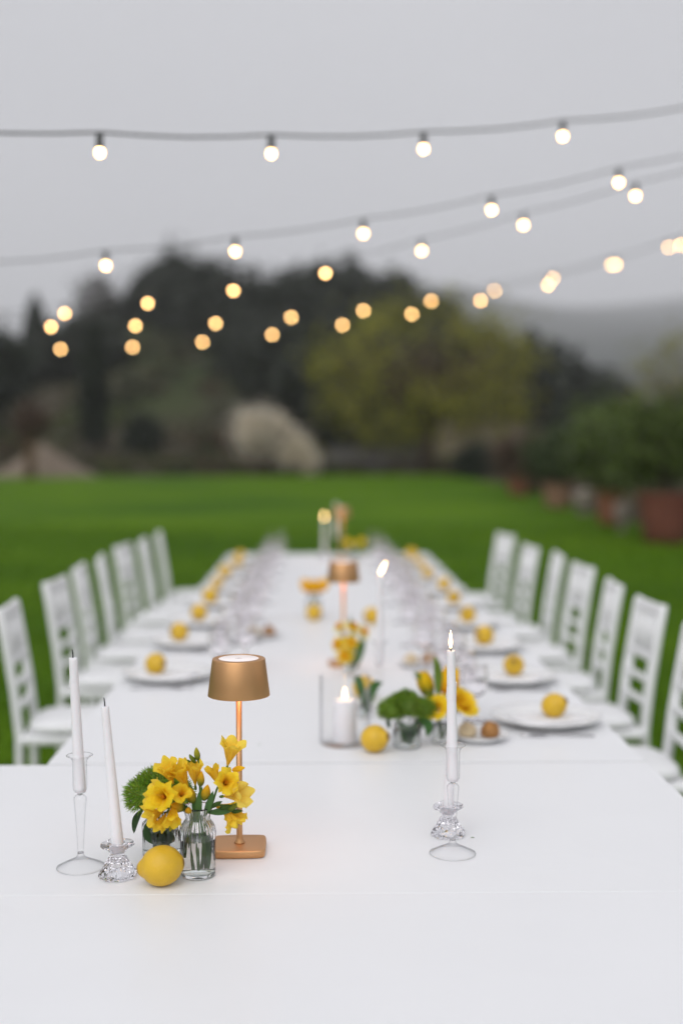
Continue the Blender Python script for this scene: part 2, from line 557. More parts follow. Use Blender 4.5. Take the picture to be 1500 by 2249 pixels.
def tree(name, label, cat, base, height, crown_r, mats, seed, clumps=90, per=36, leaf=0.16, csize=0.45,
         trunk_r=0.2, crown_c=None, limbs=8, group=None, parts=('trunk', 'crown'), shell=0.5, crown2=None):
    rng = np.random.default_rng(seed)
    t = empty(name, base)
    cz = crown_c if crown_c is not None else height - crown_r[2]
    mb = MB()
    top = Vector((0.03 * height * rng.normal(), 0.03 * height * rng.normal(), cz + 0.3 * crown_r[2]))
    mb.tube([(0, 0, -0.2), (top.x * .3, top.y * .3, top.z * .4), (top.x * .6, top.y * .6, top.z * .75), top],
            [trunk_r * 1.25, trunk_r, trunk_r * 0.7, trunk_r * 0.25], 8)
    for i in range(limbs):
        an = 2 * PI * (i + 0.4 * rng.random()) / limbs
        e = Vector((crown_r[0] * .8 * math.cos(an), crown_r[1] * .8 * math.sin(an), cz + crown_r[2] * (0.1 + 0.6 * rng.random())))
        s = Vector((top.x * .4, top.y * .4, max(0.35 * cz, cz - crown_r[2] * .8)))
        mid = s.lerp(e, 0.5) + Vector((0, 0, 0.12 * crown_r[2]))
        mb.tube([s, mid, e], [trunk_r * .5, trunk_r * .3, trunk_r * .08], 6)
        for q in range(2):
            e2 = mid + Vector((rng.normal() * .3 * crown_r[0], rng.normal() * .3 * crown_r[1], .5 * crown_r[2] * rng.random()))
            mb.tube([mid, e2], [trunk_r * .2, trunk_r * .05], 5)
    mb.build(parts[0], mats[0], t)
    pts = clump_points(rng, (0, 0, cz), crown_r, clumps, per, csize, shell)
    mb = MB(); mb.quads(leaf_quads(rng, pts, leaf)); mb.build(parts[1], mats[1], t)
    if crown2:
        pts = clump_points(rng, (0, 0, cz - 0.15 * crown_r[2]), [q * .85 for q in crown_r], clumps, per, csize, 0.2)
        mb = MB(); mb.quads(leaf_quads(rng, pts, leaf, 0.35)); mb.build('twigs', crown2, t)
    tag(t, label, cat, group)
    return t

def cypress(name, label, base, height, r, seed, n=2600):
    rng = np.random.default_rng(seed)
    t = empty(name, base)
    MB().tube([(0, 0, -0.2), (0, 0, height * .8)], [r * .22, r * .05], 7).build('trunk', 'bark', t)
    z = rng.random(n)
    prof = np.sin(np.clip(z * 0.93 + 0.07, 0, 1) ** 0.75 * PI) ** 0.7
    a = rng.random(n) * 2 * PI
    rr = r * prof * np.sqrt(0.35 + 0.65 * rng.random(n)) * (0.8 + 0.35 * rng.random(n))
    pts = np.stack([rr * np.cos(a), rr * np.sin(a), height * (0.05 + 0.95 * z)], 1)
    mb = MB(); mb.quads(leaf_quads(rng, pts, 0.2)); mb.build('crown', 'cypress_leaves', t)
    return tag(t, label, 'cypress')

def at(px_ang, D):
    x = px_ang * D
    return (x, D, T(x, D))

# dark wood on the slope: one mass of trees
def build_wood():
    rng = np.random.default_rng(11)
    rnd = random.Random(4)
    mb = MB()
    Q = []
    bx = [-0.20, -0.16, -0.12, -0.068, -0.02, 0.0, 0.06, 0.14]
    by = [150, 138, 118, 92, 70, 62, 60, 66]
    k = 0
    while k < 150:
        a = rnd.uniform(-0.19, 0.13)
        dmin = np.interp(a, bx, by)
        D = dmin + (172 - dmin) * rnd.random() ** 1.25
        x, y, z = at(a, D)
        h = rnd.uniform(5.0, 8.0) * (0.8 if D < 90 else 1.0)
        if D > 140:
            px = 700 + a * 2650
            tgt = np.interp(px, [160, 250, 330, 390, 450, 560, 650, 720, 780, 850, 920, 1060], [730, 690, 672, 655, 668, 690, 715, 668, 632, 668, 680, 725])
            h = min(11, max(3.0, 1.52 + (990 - tgt) / 2650 * D - z))
        w = rnd.uniform(1.8, 3.0)
        mb.tube([(x, y, z - .3), (x, y, z + h * .6)], [0.2, 0.08], 5)
        pts = clump_points(rng, (x, y, z + h * .55), (w, w, h * .45), 34, 20, 0.45, 0.35)
        Q.append(leaf_quads(rng, pts, 0.36))
        k += 1
    for k in range(40):
        a = rnd.uniform(-0.30, -0.175)
        D = rnd.uniform(96, 150)
        x, y, z = at(a, D)
        px = 700 + a * 2650
        tgt = np.interp(px, [-100, 0, 60, 120, 180, 240], [800, 788, 775, 750, 720, 695]) + rnd.uniform(0, 50)
        h = max(2.4, 1.52 + (990 - tgt) / 2650 * D - z)
        w = rnd.uniform(1.3, 2.4)
        mb.tube([(x, y, z - .3), (x, y, z + h * .6)], [0.2, 0.08], 5)
        pts = clump_points(rng, (x, y, z + h * .5), (w, w, h * .5), 34, 20, 0.45, 0.3)
        Q.append(leaf_quads(rng, pts, 0.36))
    for k in range(46):
        a = rnd.uniform(0.12, 0.255)
        D = rnd.uniform(82, 140)
        x, y, z = at(a, D)
        px = 700 + a * 2650
        tgt = np.interp(px, [1020, 1150, 1220, 1300, 1380], [690, 715, 750, 800, 850]) + rnd.uniform(0, 60)
        h = max(3.5, 1.52 + (990 - tgt) / 2650 * D - z)
        w = rnd.uniform(2.0, 3.0)
        mb.tube([(x, y, z - .3), (x, y, z + h * .6)], [0.2, 0.08], 5)
        pts = clump_points(rng, (x, y, z + h * .5), (w, w, h * .5), 34, 20, 0.45, 0.3)
        Q.append(leaf_quads(rng, pts, 0.36))
    mb.quads(np.concatenate(Q))
    o = mb.build('woodland', 'wood_leaves')
    tag(o, 'dark wood covering the slope behind the lawn', 'woodland', kind='stuff')

build_wood()

def build_scrub():
    rng = np.random.default_rng(19)
    rnd = random.Random(19)
    Q = []; C = []
    pal = [(.085, .072, .050), (.060, .068, .026), (.105, .092, .072), (.045, .050, .024), (.090, .062, .042), (.070, .085, .030), (.035, .036, .024)]
    for k in range(420):
        edge = k % 2 == 0
        if edge:
            a = rnd.uniform(-.30, .13); D = rnd.uniform(44.6, 58)
        else:
            a = rnd.uniform(-.30, .02); D = rnd.uniform(52, 122)
        if edge and D < 46.5 and rnd.random() < .5: continue
        x, y, z = at(a, D)
        if y < 44.2 - 2.6 * sm((-x - 3) / 8): continue
        s = rnd.uniform(.25, .8) * (1 if D < 60 else 1.7)
        n = int(60 * rnd.uniform(.6, 1.3))
        p = rng.normal(size=(n, 3)) * np.array([s, s, s * .45]) * .55 + np.array([x, y, z + s * .3])
        Q.append(leaf_quads(rng, p, .10 if D < 60 else .2))
        c = rnd.choice(pal); f = rnd.uniform(.75, 1.35)
        C += [tuple(q * f for q in c)] * (n * 4)
    mb = MB(); mb.quads(np.concatenate(Q), False, C)
    o = mb.build('scrub', 'scrub')
    tag(o, 'low brown and green scrub dotted over the slope beyond the lawn', 'scrub', kind='stuff')
build_scrub()
x, y, z = at(-0.117, 150)
tree('round_crowned_tree', 'tall dark round-crowned tree rising highest above the wood', 'tree', (x, y, z), 26.2 - z, (3.0, 3.0, 4.2), ('bark', 'cypress_leaves'), 21,
     clumps=120, per=30, leaf=0.32, csize=0.6, trunk_r=0.3, shell=0.3)
x, y, z = at(-0.183, 140)
tree('bare_tree', 'grey bare-twigged tree on the skyline right of the cypress', 'tree', (x, y, z), 21.6 - z, (2.5, 2.5, 3.0), ('bark', 'bare_twigs'), 22,
     clumps=70, per=22, leaf=0.22, csize=0.6, trunk_r=0.2)
x, y, z = at(-0.232, 110)
cypress('cypress_tree', 'slim dark cypress on the skyline at far left', (x, y, z), 15.6 - z, 1.25, 23, 3000)
x, y, z = at(-0.1845, 62)
cypress('cypress_tree', 'narrow dark cypress on the slope below the bulbs', (x, y, z), 8.0 - z, 0.75, 24, 2600)
x, y, z = at(-0.262, 75)
tree('evergreen_tree', 'dark evergreen cut by the left edge of the picture', 'tree', (x, y, z), 8.6 - z, (1.7, 1.9, 2.2), ('bark', 'cypress_leaves'), 25, clumps=90, per=30, leaf=0.26)
x, y, z = at(-0.2, 100)
tree('evergreen_tree', 'low dark evergreen under the leftmost cluster of bulbs', 'tree', (x, y, z), 11.8 - z, (3.6, 2.6, 2.2), ('bark', 'wood_leaves'), 26, clumps=110, per=30, leaf=0.28, csize=.55)
x, y, z = at(-0.1435, 60)
tree('dark_bush', 'round dark bush alone on the grassy slope', 'bush', (x, y, z), 2.0, (0.85, 0.8, 0.95), ('bark', 'cypress_leaves'), 27, clumps=70, per=30, leaf=0.12, csize=.2, trunk_r=.06, parts=('stem', 'foliage'), crown_c=1.0)

# blossoming bush at the lawn's far edge
def blossom_bush():
    rng = np.random.default_rng(31)
    bx, by = -1.9, 45.6
    bz = T(bx, by)
    t = empty('blossoming_bush', (bx, by, bz))
    mb = MB()
    for i in range(14):
        an = rng.random() * 2 * PI
        e = Vector((1.2 * math.cos(an) * rng.random() + (0.9 if i % 4 == 0 else 0), .8 * math.sin(an), 1.2 + 1.3 * rng.random()))
        mb.tube([(0, 0, -.1), e * .5 + Vector((0, 0, .2)), e], [.05, .035, .01], 5)
    mb.build('stem', 'bark', t)
    P = [clump_points(rng, (-0.35, 0, 1.65), (1.05, .9, 1.0), 120, 50, .20, .2),
         clump_points(rng, (0.85, 0, 0.95), (0.75, .7, .75), 70, 50, .18, .2),
         clump_points(rng, (1.45, 0, 0.5), (0.5, .5, .45), 30, 50, .15, .2)]
    mb = MB(); mb.quads(leaf_quads(rng, np.concatenate(P), 0.07)); mb.build('blossom', 'blossom', t)
    tag(t, 'cream-white blossoming bush at the far edge of the lawn', 'bush')
blossom_bush()

x, y = 4.2, 46.5
tree('spreading_tree', 'broad yellow-green spring tree with dark trunk behind the lawn', 'tree', (x, y, T(x, y)), 7.0, (4.5, 3.6, 3.0), ('bark', 'spring_leaves'), 41,
     clumps=150, per=40, leaf=0.10, csize=.42, trunk_r=0.27, crown_c=3.85, limbs=14, shell=0.72, crown2='brown_twigs')
x, y = 18.6, 60.0
tree('spreading_tree', 'brownish budding tree at the right edge behind the potted trees', 'tree', (x, y, T(x, y)), 6.9, (3.4, 3.0, 3.0), ('bark', 'spring_leaves'), 42,
     clumps=60, per=34, leaf=0.11, csize=.45, trunk_r=0.22, crown_c=3.9, limbs=12, shell=0.6, crown2='brown_twigs')

# low walls, mound and reddish young tree at the lawn's far edge
def wall(name, label, c, size, m, rz):
    t = empty(name, c, (0, 0, rz))
    rnd = random.Random(label)
    mb = MB(); mb.box((0, 0, size[2] / 2 - .2), (size[0], size[1], size[2] + .4), .03); mb.build('wall_body', m, t)
    mb = MB()
    n = int(size[0] / 0.6)
    for i in range(n):
        mb = MB()
        w = size[0] / n
        mb.box((-size[0] / 2 + w * (i + .5), 0, size[2] + .065 + rnd.uniform(0, .02)), (w - .02, size[1] + .08, .12), .015)
        mb.build('coping_stone', m, t)
    return tag(t, label, 'wall', kind='thing')
wall('stone_wall', 'tan stone garden wall behind the trunk of the spreading tree', (7.9, 60, T(7.9, 60) - .1), (4.4, .5, 1.9), 'stone_tan', R(4))
wall('stone_wall', 'low grey wall between blossoming bush and spreading tree', (2.35, 50.5, T(2.35, 50.5) - .1), (4.0, .4, 1.0), 'stone_grey', R(-2))

def mound():
    mb = MB(); vs = []; fs = []
    n, k = 36, 9
    cx, cy = -10.1, 44.5
    for j in range(k + 1):
        r = j / k
        for i in range(n):
            a = 2 * PI * i / n
            rr = r * (1 + .12 * noise.noise(Vector((math.cos(a) * 2, math.sin(a) * 2, 3))))
            x, y = 2.1 * rr * math.cos(a), 1.5 * rr * math.sin(a)
            zz = 1.25 * (1 - r) ** 1.3 + .06 * noise.noise(Vector((x * 2, y * 2, 1)))
            vs.append((x, y, zz - (0.15 if j == k else 0)))
    for j in range(k):
        for i in range(n):
            q = (i + 1) % n
            fs.append((j * n + i, j * n + q, (j + 1) * n + q, (j + 1) * n + i))
    mb.add(vs, fs, True)
    o = mb.build('gravel_mound', 'gravel', None, (cx, cy, T(cx, cy)))
    tag(o, 'pale tan mound behind the reddish young tree at far left', 'mound')
mound()
x, y = -10.0, 42.2
tree('young_tree', 'reddish-brown young tree in front of the tan mound', 'tree', (x, y, T(x, y)), 2.55, (0.62, 0.6, 0.6), ('bark_red', 'rust_leaves'), 51,
     clumps=40, per=30, leaf=.07, csize=.16, trunk_r=.16, crown_c=2.0, limbs=5)

# ------------------------------------------------------------------ terracotta pots with citrus trees
def pot_profile(r, h):
    return [(0, 0), (r * .68, 0), (r * .72, .01), (r * .84, h * .5), (r * .92, h * .82), (r * .93, h * .84), (r * 1.0, h * .86), (r * 1.02, h * .97),
            (r * 1.0, h), (r * .88, h), (r * .86, h * .9), (0, h * .9)]
def potted_tree(label, plabel, x, y, r, h, m, crown, leafm, th, seed, fruit=0):
    z = T(x, y) + .012
    p = empty('terracotta_pot', (x, y, z))
    MB().lathe(pot_profile(r, h), 32).build('pot', m, p)
    MB().lathe([(0, h * .915), (r * .5, h * .92), (r * .87, h * .905)], 24).build('soil', 'soil', p)
    MB().lathe([(r * .955, h * .5), (r * .885, h * .53), (r * .84, h * .5), (r * .80, h * .47)][1:], 32).build('band', m, p)
    tag(p, plabel, 'pot', 'terracotta pots along the lawn')
    t = tree('citrus_tree', label, 'tree', (x, y, z + h * .9), th, crown, ('bark', leafm), seed, clumps=80, per=40, leaf=.06, csize=.16,
             trunk_r=.05, limbs=6, shell=.4, group='citrus trees in pots')
    return p
potted_tree('big leafy citrus tree in the nearest dark red pot', 'large dark red terracotta pot nearest the table', 5.45, 18.9, .44, .78, 'terracotta_dark', (.95, .9, .72), 'lemon_leaves', 1.62, 61)
potted_tree('bushy citrus tree in the orange pot, second from nearest', 'orange terracotta pot, second from the nearest', 5.42, 22.4, .27, .64, 'terracotta', (.72, .7, .62), 'lemon_leaves', 1.35, 62)
potted_tree('small green citrus tree in the pinkish pot', 'pinkish weathered pot left of the pale stone ball', 5.35, 27.0, .36, .55, 'terracotta_pale', (.72, .7, .55), 'shrub_leaves', 1.25, 63)
potted_tree('low shrub in the farthest orange-brown pot', 'orange-brown pot farthest along the row', 5.3, 31.9, .34, .52, 'terracotta', (.6, .6, .45), 'rust_leaves', 1.0, 64)
z = T(5.5, 25)
o = MB().lathe([(0, 0), (.12, 0), (.16, .05), (.1, .09), (.16, .14), (.215, .25), (.225, .34), (.19, .45), (.1, .53), (0, .56)], 24).build('stone_ball', 'stone', None, (5.5, 25, z + .012))
tag(o, 'pale stone ball on a foot between two pots', 'ornament')
z = T(5.05, 20.4)
o = MB().lathe([(0, 0), (.1, 0), (.11, .04), (.06, .1), (.07, .16), (.16, .3), (.19, .5), (.15, .58), (.19, .64), (.17, .645), (.12, .58), (0, .55)], 24).build('stone_urn', 'stone', None, (5.28, 20.9, z + .012)); o.scale = (.8, .8, .8)
tag(o, 'grey stone urn just behind the nearest pot', 'urn')
for i, (x, y, rr, h, m, lb) in enumerate([(7.0, 25.0, (.9, .9, .7), 1.9, 'shrub_leaves', 'dark green shrub on the bank behind the orange pot'),
                                         (7.3, 30.0, (1.0, 1.1, .75), 2.1, 'lemon_leaves', 'bright green shrub on the bank behind the pinkish pot'),
                                         (6.6, 38.0, (1.1, 1.1, .6), 1.5, 'brown_twigs', 'brown dry shrub near the far end of the pots'),
                                         (5.6, 43.0, (.75, .9, .5), 1.1, 'cypress_leaves', 'small dark shrub at the foot of the spreading tree'),
                                         (7.6, 20.5, (1.1, 1.1, .8), 2.3, 'shrub_leaves', 'tall green shrub behind the nearest pot'),
                                         (6.4, 34.0, (.7, .8, .45), 1.05, 'rust_leaves', 'rusty brown low shrub behind the farthest pot')]):
    tree('garden_shrub', lb, 'shrub', (x, y, T(x, y)), h, rr, ('bark', m), 70 + i, clumps=80, per=36, leaf=.075, csize=.2, trunk_r=.05, limbs=7,
         group='shrubs behind the pots', parts=('stem', 'foliage'), shell=.35)

# ------------------------------------------------------------------ festoon lights
STRINGS = [
    ('uppermost', [(-0.729, 4.1, 2.515), (-0.169, 4.4, 2.587), (0.417, 4.85, 2.717), (1.06, 5.3, 2.885)]),
    ('second from the top', [(-0.968, 5.57, 2.364), (-0.379, 5.57, 2.429), (0.205, 5.57, 2.512), (0.791, 5.57, 2.621), (1.373, 5.57, 2.747)]),
    ('third from the top', [(-1.828, 8.8, 2.51), (-1.175, 8.4, 2.535), (-0.558, 8.0, 2.571), (0.043, 7.5, 2.613), (0.597, 7.05, 2.677), (1.111, 6.6, 2.744), (1.589, 6.1, 2.798)]),
    ('fourth from the top', [(-1.839, 8.4, 2.372), (-1.321, 8.8, 2.423), (-0.781, 9.25, 2.488), (-0.218, 9.75, 2.589), (0.38, 10.3, 2.708), (1.011, 10.9, 2.863), (1.667, 11.5, 3.037), (2.317, 12.0, 3.225), (2.945, 12.2, 3.39), (3.579, 12.4, 3.599)]),
    ('lowest', [(-2.177, 10.3, 2.377), (-1.571, 10.3, 2.397), (-0.982, 10.3, 2.441), (-0.392, 10.3, 2.503), (0.202, 10.3, 2.585), (0.79, 10.3, 2.678), (1.374, 10.3, 2.794), (1.947, 10.3, 2.926), (2.524, 10.3, 3.1), (3.074, 10.3, 3.267)]),
]
bulb_mesh = MB().lathe([(0, -.0145), (.0048, -.0137), (.0090, -.0108), (.0119, -.006), (.0130, 0), (.0122, .005), (.0098, .0095), (.0085, .012), (0, .012)], 20).mesh('bulb', M['bulb'])
sock_mesh = MB().lathe([(0, .010), (.0110, .010), (.0128, .014), (.0128, .048), (.012, .058), (.007, .064), (0, .064)], 16).mesh('socket', M['cable'])
for name, pts in STRINGS:
    P = [Vector(p) for p in pts]
    s = empty('festoon_light', P[0])
    d0 = (P[0] - P[1]); d1 = (P[-1] - P[-2])
    bend0 = (P[1] - P[2]) - d0; bend1 = (P[-2] - P[-3]) - d1
    ext0 = [P[0] + d0 * k - bend0 * (k * (k + 1) / 2) * 0.5 for k in range(4, 0, -1)]
    ext1 = [P[-1] + d1 * k - bend1 * (k * (k + 1) / 2) * 0.5 for k in range(1, 5)]
    allp = ext0 + P + ext1
    path = []
    for a, b in zip(allp, allp[1:]):
        for q in range(4):
            t = q / 4
            path.append(a.lerp(b, t) + Vector((0, 0, .066 - .012 * math.sin(t * PI))) - P[0])
    path.append(allp[-1] + Vector((0, 0, .066)) - P[0])
    MB().tube(path, .0046 if name == 'uppermost' else .0030, 6).build('cable', 'cable', s)
    rnd = random.Random(name)
    more = [allp[len(ext0) + len(P)]] + [allp[len(ext0) - 1]]
    if name == 'uppermost': more[0] = more[0] + Vector((.035, 0, .005))
    for p in P + more:
        tilt = Euler((rnd.uniform(-.12, .12), rnd.uniform(-.12, .12), 0))
        so = link('socket', sock_mesh, s, p - P[0])
        b = link('bulb', bulb_mesh, so)
        so.rotation_euler = b.rotation_euler = (0, 0, 0)
    tag(s, 'festoon of glowing warm bulbs on a dark cable, %s of five' % name, 'string lights', 'strings of bulbs over the table')

# ------------------------------------------------------------------ tables
TZ = 0.75
def table(label, x0, x1, y0, y1, thick=.028, group='white tables set end to end'):
    cx, cy = (x0 + x1) / 2, (y0 + y1) / 2
    t = empty('dining_table', (cx, cy, 0))
    w, d = x1 - x0, y1 - y0
    MB().box((0, 0, TZ - thick / 2), (w, d, thick), .0007, seg=2).build('table_top', 'table', t)
    hx, hy = w / 2 - .09, d / 2 - .06
    for sx in (-1, 1):
        for sy in (-1, 1):
            MB().box((sx * hx, sy * hy, (TZ - thick) / 2), (.06, .06, TZ - thick - .002), .005).build('leg', 'table_leg', t)
    for sx in (-1, 1):
        MB().box((sx * hx, 0, TZ - thick - .051), (.022, 2 * hy - .064, .095), .003).build('apron', 'table_leg', t)
    for sy in (-1, 1):
        MB().box((0, sy * hy, TZ - thick - .051), (2 * hx - .064, .022, .095), .003).build('apron', 'table_leg', t)
    return tag(t, label, 'table', group)
table('bare white table top along the bottom edge of the photo', -1.05, .81, 1.12, 2.0652)
table('white table carrying the gold lamp and freesias, second from the front', -1.05, .81, 2.066, 2.938)
table('white table under the pillar candle and the bread plate', -.668, .81, 2.953, 4.46)
table('white table under the daffodils and the second gold lamp', -.668, .81, 4.464, 5.98)
table('white table beyond the orange flowers, last but one', -.668, .81, 5.984, 7.50)
table('farthest white table, at the grassy end', -.668, .81, 7.504, 9.02)

# ------------------------------------------------------------------ chairs
def make_chair():
    t = empty('banquet_chair')
    hw = .150; fw = .172
    zs = .45
    for sy in (-1, 1):
        pts = [(-.235, sy * hw * 1.02, 0), (-.222, sy * hw, .25), (-.222, sy * hw, zs), (-.240, sy * hw, .62), (-.268, sy * hw, .80), (-.288, sy * hw, .915), (-.291, sy * hw, .93)]
        MB().tube(pts, [.013, .016, .0175, .0175, .0165, .016, .011], 8).build('back_post', 'chair', t)
        MB().tube([(.185, sy * fw, 0), (.18, sy * fw, .25), (.175, sy * fw, zs - .01)], [.013, .017, .019], 8).build('leg', 'chair', t)
        MB().tube([(-.21, sy * hw, .20), (.18, sy * fw, .20)], .010, 8).build('stretcher', 'chair', t)
    MB().tube([(.181, -fw, .24), (.181, fw, .24)], .010, 8).build('stretcher', 'chair', t)
    seat = MB().box((-.008, 0, .437), (.42, .365, .035), .012, seg=2).build('seat_frame', 'chair', t)
    # cushion: soft rounded pad
    mb = MB(); vs = []; fs = []; n = 28
    levels = [(0, .457), (.80, .457), (.97, .462), (1.0, .474), (.98, .488), (.90, .497), (.6, .503), (0, .505)]
    for s_, z in levels:
        for i in range(n):
            a = 2 * PI * i / n
            ca, sa = math.cos(a), math.sin(a)
            q = (abs(ca) ** 4 + abs(sa) ** 4) ** (-.25)
            vs.append((.012 + .215 * s_ * q * ca, .186 * s_ * q * sa, z))
    for j in range(len(levels) - 1):
        for i in range(n):
            k = (i + 1) % n
            fs.append((j * n + i, j * n + k, (j + 1) * n + k, (j + 1) * n + i))
    mb.add(vs, fs, True); mb.build('cushion', 'cushion', seat)
    def bx(z):
        return np.interp(z, [.45, .62, .80, .915], [-.222, -.240, -.268, -.288])
    def rail(z, hgt, name):
        mtx = Matrix.Translation((bx(z), 0, z)) @ Matrix.Rotation(-.17 if z > .65 else -.1, 4, 'Y')
        MB().box((0, 0, 0), (.022, 2 * hw - .01, hgt), .004, mtx).build(name, 'chair', t)
    rail(.905, .042, 'top_rail'); rail(.72, .026, 'back_rail'); rail(.635, .024, 'back_rail'); rail(.55, .024, 'back_rail')
    for i in range(6):
        y = -hw + .046 + (2 * hw - .092) * i / 5
        MB().tube([(bx(.73), y, .73), (bx(.81), y, .81), (bx(.89), y, .89)], [.0085, .0105, .0085], 6).build('spindle', 'chair', t)
    for sy in (-1, 1):
        MB().tube([(bx(.455), sy * (hw - .042), .455), (bx(.62), sy * (hw - .042), .62), (bx(.715), sy * (hw - .042), .715)], .009, 6).build('inner_stile', 'chair', t)
    return t
proto = make_chair()
ORD = ['nearest', 'second', 'third', 'fourth', 'fifth', 'sixth', 'seventh', 'eighth', 'ninth']
LCH = [(-1.19, 4.64, 3), (-1.205, 5.5, -4), (-1.225, 6.19, 3), (-1.215, 6.75, 6), (-1.225, 7.50, -6), (-1.17, 8.05, 2), (-1.15, 8.69, 5)]
RCH = [(1.262, 3.95, -1), (1.30, 4.67, 3), (1.326, 5.39, -4), (1.36, 6.14, 5), (1.37, 6.88, -4), (1.31, 7.40, 4), (1.32, 8.41, 10)]
first = True
for side, L in ((1, LCH), (-1, RCH)):
    for i, (tx, y, rz) in enumerate(L):
        c = proto if first else copy_tree(proto)
        first = False
        c.location = (tx + side * .288, y, 0.005)
        c.rotation_euler = (0, 0, R(rz) + (0 if side == 1 else PI))
        row = 'left' if side == 1 else 'right'
        o_ = ORD[i] + ('' if i == 0 else ' from the front')
        if i == 6: o_ = 'farthest'
        tag(c, 'white wooden spindle-back chair, %s in the %s row' % (o_, row), 'chair', 'white chairs along the table')

# ------------------------------------------------------------------ tableware
def lathe_mesh(name, prof, m, n=32, smooth=True, mod=None):
    return MB().lathe(prof, n, mod, smooth).mesh(name, M[m])

plate_me = lathe_mesh('plate', [(0, .006), (.085, .006), (.088, .0), (.094, .0), (.098, .007), (.125, .015), (.150, .024), (.1545, .0265), (.155, .0285), (.152, .0295),
                                (.13, .021), (.108, .0155), (.10, .012), (.06, .0115), (0, .0115)], 'china', 64)
small_plate_me = lathe_mesh('plate', [(0, .004), (.045, .004), (.047, 0), (.051, 0), (.054, .005), (.07, .012), (.079, .0175), (.080, .019), (.078, .0195), (.064, .013), (.052, .009), (0, .0085)], 'china', 48)

def goblet_mod(k, a):
    return 1.0
gob = [(0, 0), (.033, 0), (.035, .0015), (.033, .0035), (.012, .008), (.0055, .014), (.0050, .03), (.007, .05), (.0055, .062), (.012, .070), (.028, .082), (.036, .104), (.037, .128), (.034, .158), (.0345, .1600),
       (.0330, .1600), (.0322, .157), (.0345, .128), (.0335, .106), (.026, .086), (.010, .0755), (0, .0745)]
goblet_me = lathe_mesh('goblet', gob, 'goblet', 40, True, lambda k, a: 1 + (.022 * math.cos(10 * a) if 9 <= k <= 12 else 0))
wine = [(0, 0), (.034, 0), (.0355, .0012), (.034, .0028), (.010, .006), (.0042, .012), (.0036, .05), (.0040, .085), (.010, .093), (.028, .108), (.0365, .130), (.0375, .155), (.034, .185), (.0315, .205), (.0318, .2062),
        (.0308, .2062), (.0305, .204), (.0330, .185), (.0363, .155), (.0352, .131), (.0265, .1105), (.008, .0965), (0, .0955)]
wine_me = lathe_mesh('wine_glass', wine, 'wine', 40)

def lemon_mesh(seed, L=.088, D=.071, nub=True):
    rnd = random.Random(seed)
    prof = []; cs = []
    a, b = L / 2, D / 2
    ks = 28
    for i in range(ks + 1):
        t = -1 + 2 * i / ks
        u = math.sin(t * PI / 2)
        r = b * math.sqrt(max(0, 1 - u * u)) ** .93
        z = a * .86 * u
        if u > .80:                                   # nipple end
            q = (u - .80) / .20
            r = r * (1 - .10 * math.sin(q * PI)) + .0018 * math.sin(q * PI) * q
            z += .0085 * q ** 1.8
        if u < -.9:
            q = (-.9 - u) / .1
            z -= .0035 * q
        prof.append((max(r, 0) if 0 < i < ks else 0, z))
        brown = sm((abs(u) - (.965 if u < 0 else .955)) / (.03 if u < 0 else .03))
        cs.append(tuple((1 - brown) * w + brown * w2 for w, w2 in zip((1, 1, 1), (.30, .22, .6))))
    ph = rnd.random() * 6
    mb = MB().lathe(prof, 36, lambda k, an: 1 + .012 * math.sin(2 * an + ph) + .008 * math.sin(3 * an + k * .2), True, None, cs)
    return mb.mesh('lemon', M['lemon'])
lemon_me = [lemon_mesh(i, *s) for i, s in enumerate([(.090, .074), (.082, .070), (.085, .073)])]
def lemon(label, x, y, z, rot, k, group='lemons on the plates'):
    o = link('lemon', lemon_me[k], None, (x, y, z))
    o.rotation_euler = rot
    return tag(o, label, 'lemon', group)

def napkin_mesh(seed):
    rnd = random.Random(seed)
    mb = MB(); vs = []; fs = []
    nx, ny = 14, 10
    for layer, (zz, s) in enumerate(((.0, 1.0), (.009, .985))):
        for j in range(ny + 1):
            for i in range(nx + 1):
                u, v = i / nx - .5, j / ny - .5
                z = zz + (.0025 * noise.noise(Vector((u * 5 + seed, v * 5, 1))) if layer else 0)
                e = min(.5 - abs(u), .5 - abs(v))
                if layer and e < .001: z -= .003
                vs.append((u * .19 * s, v * .125 * s, z))
    n1 = (nx + 1) * (ny + 1)
    for l in range(2):
        for j in range(ny):
            for i in range(nx):
                a = l * n1 + j * (nx + 1) + i
                q = (a, a + 1, a + nx + 2, a + nx + 1)
                fs.append(q if l else tuple(reversed(q)))
    def edge(idx):
        for a, b in zip(idx, idx[1:]): fs.append((a, b, b + n1, a + n1))
    edge([i for i in range(nx + 1)]); edge([j * (nx + 1) + nx for j in range(ny + 1)])
    edge([ny * (nx + 1) + i for i in range(nx, -1, -1)]); edge([j * (nx + 1) for j in range(ny, -1, -1)])
    mb.add(vs, fs, True)
    return mb.mesh('napkin', M['napkin'])
napkin_me = [napkin_mesh(i) for i in range(3)]

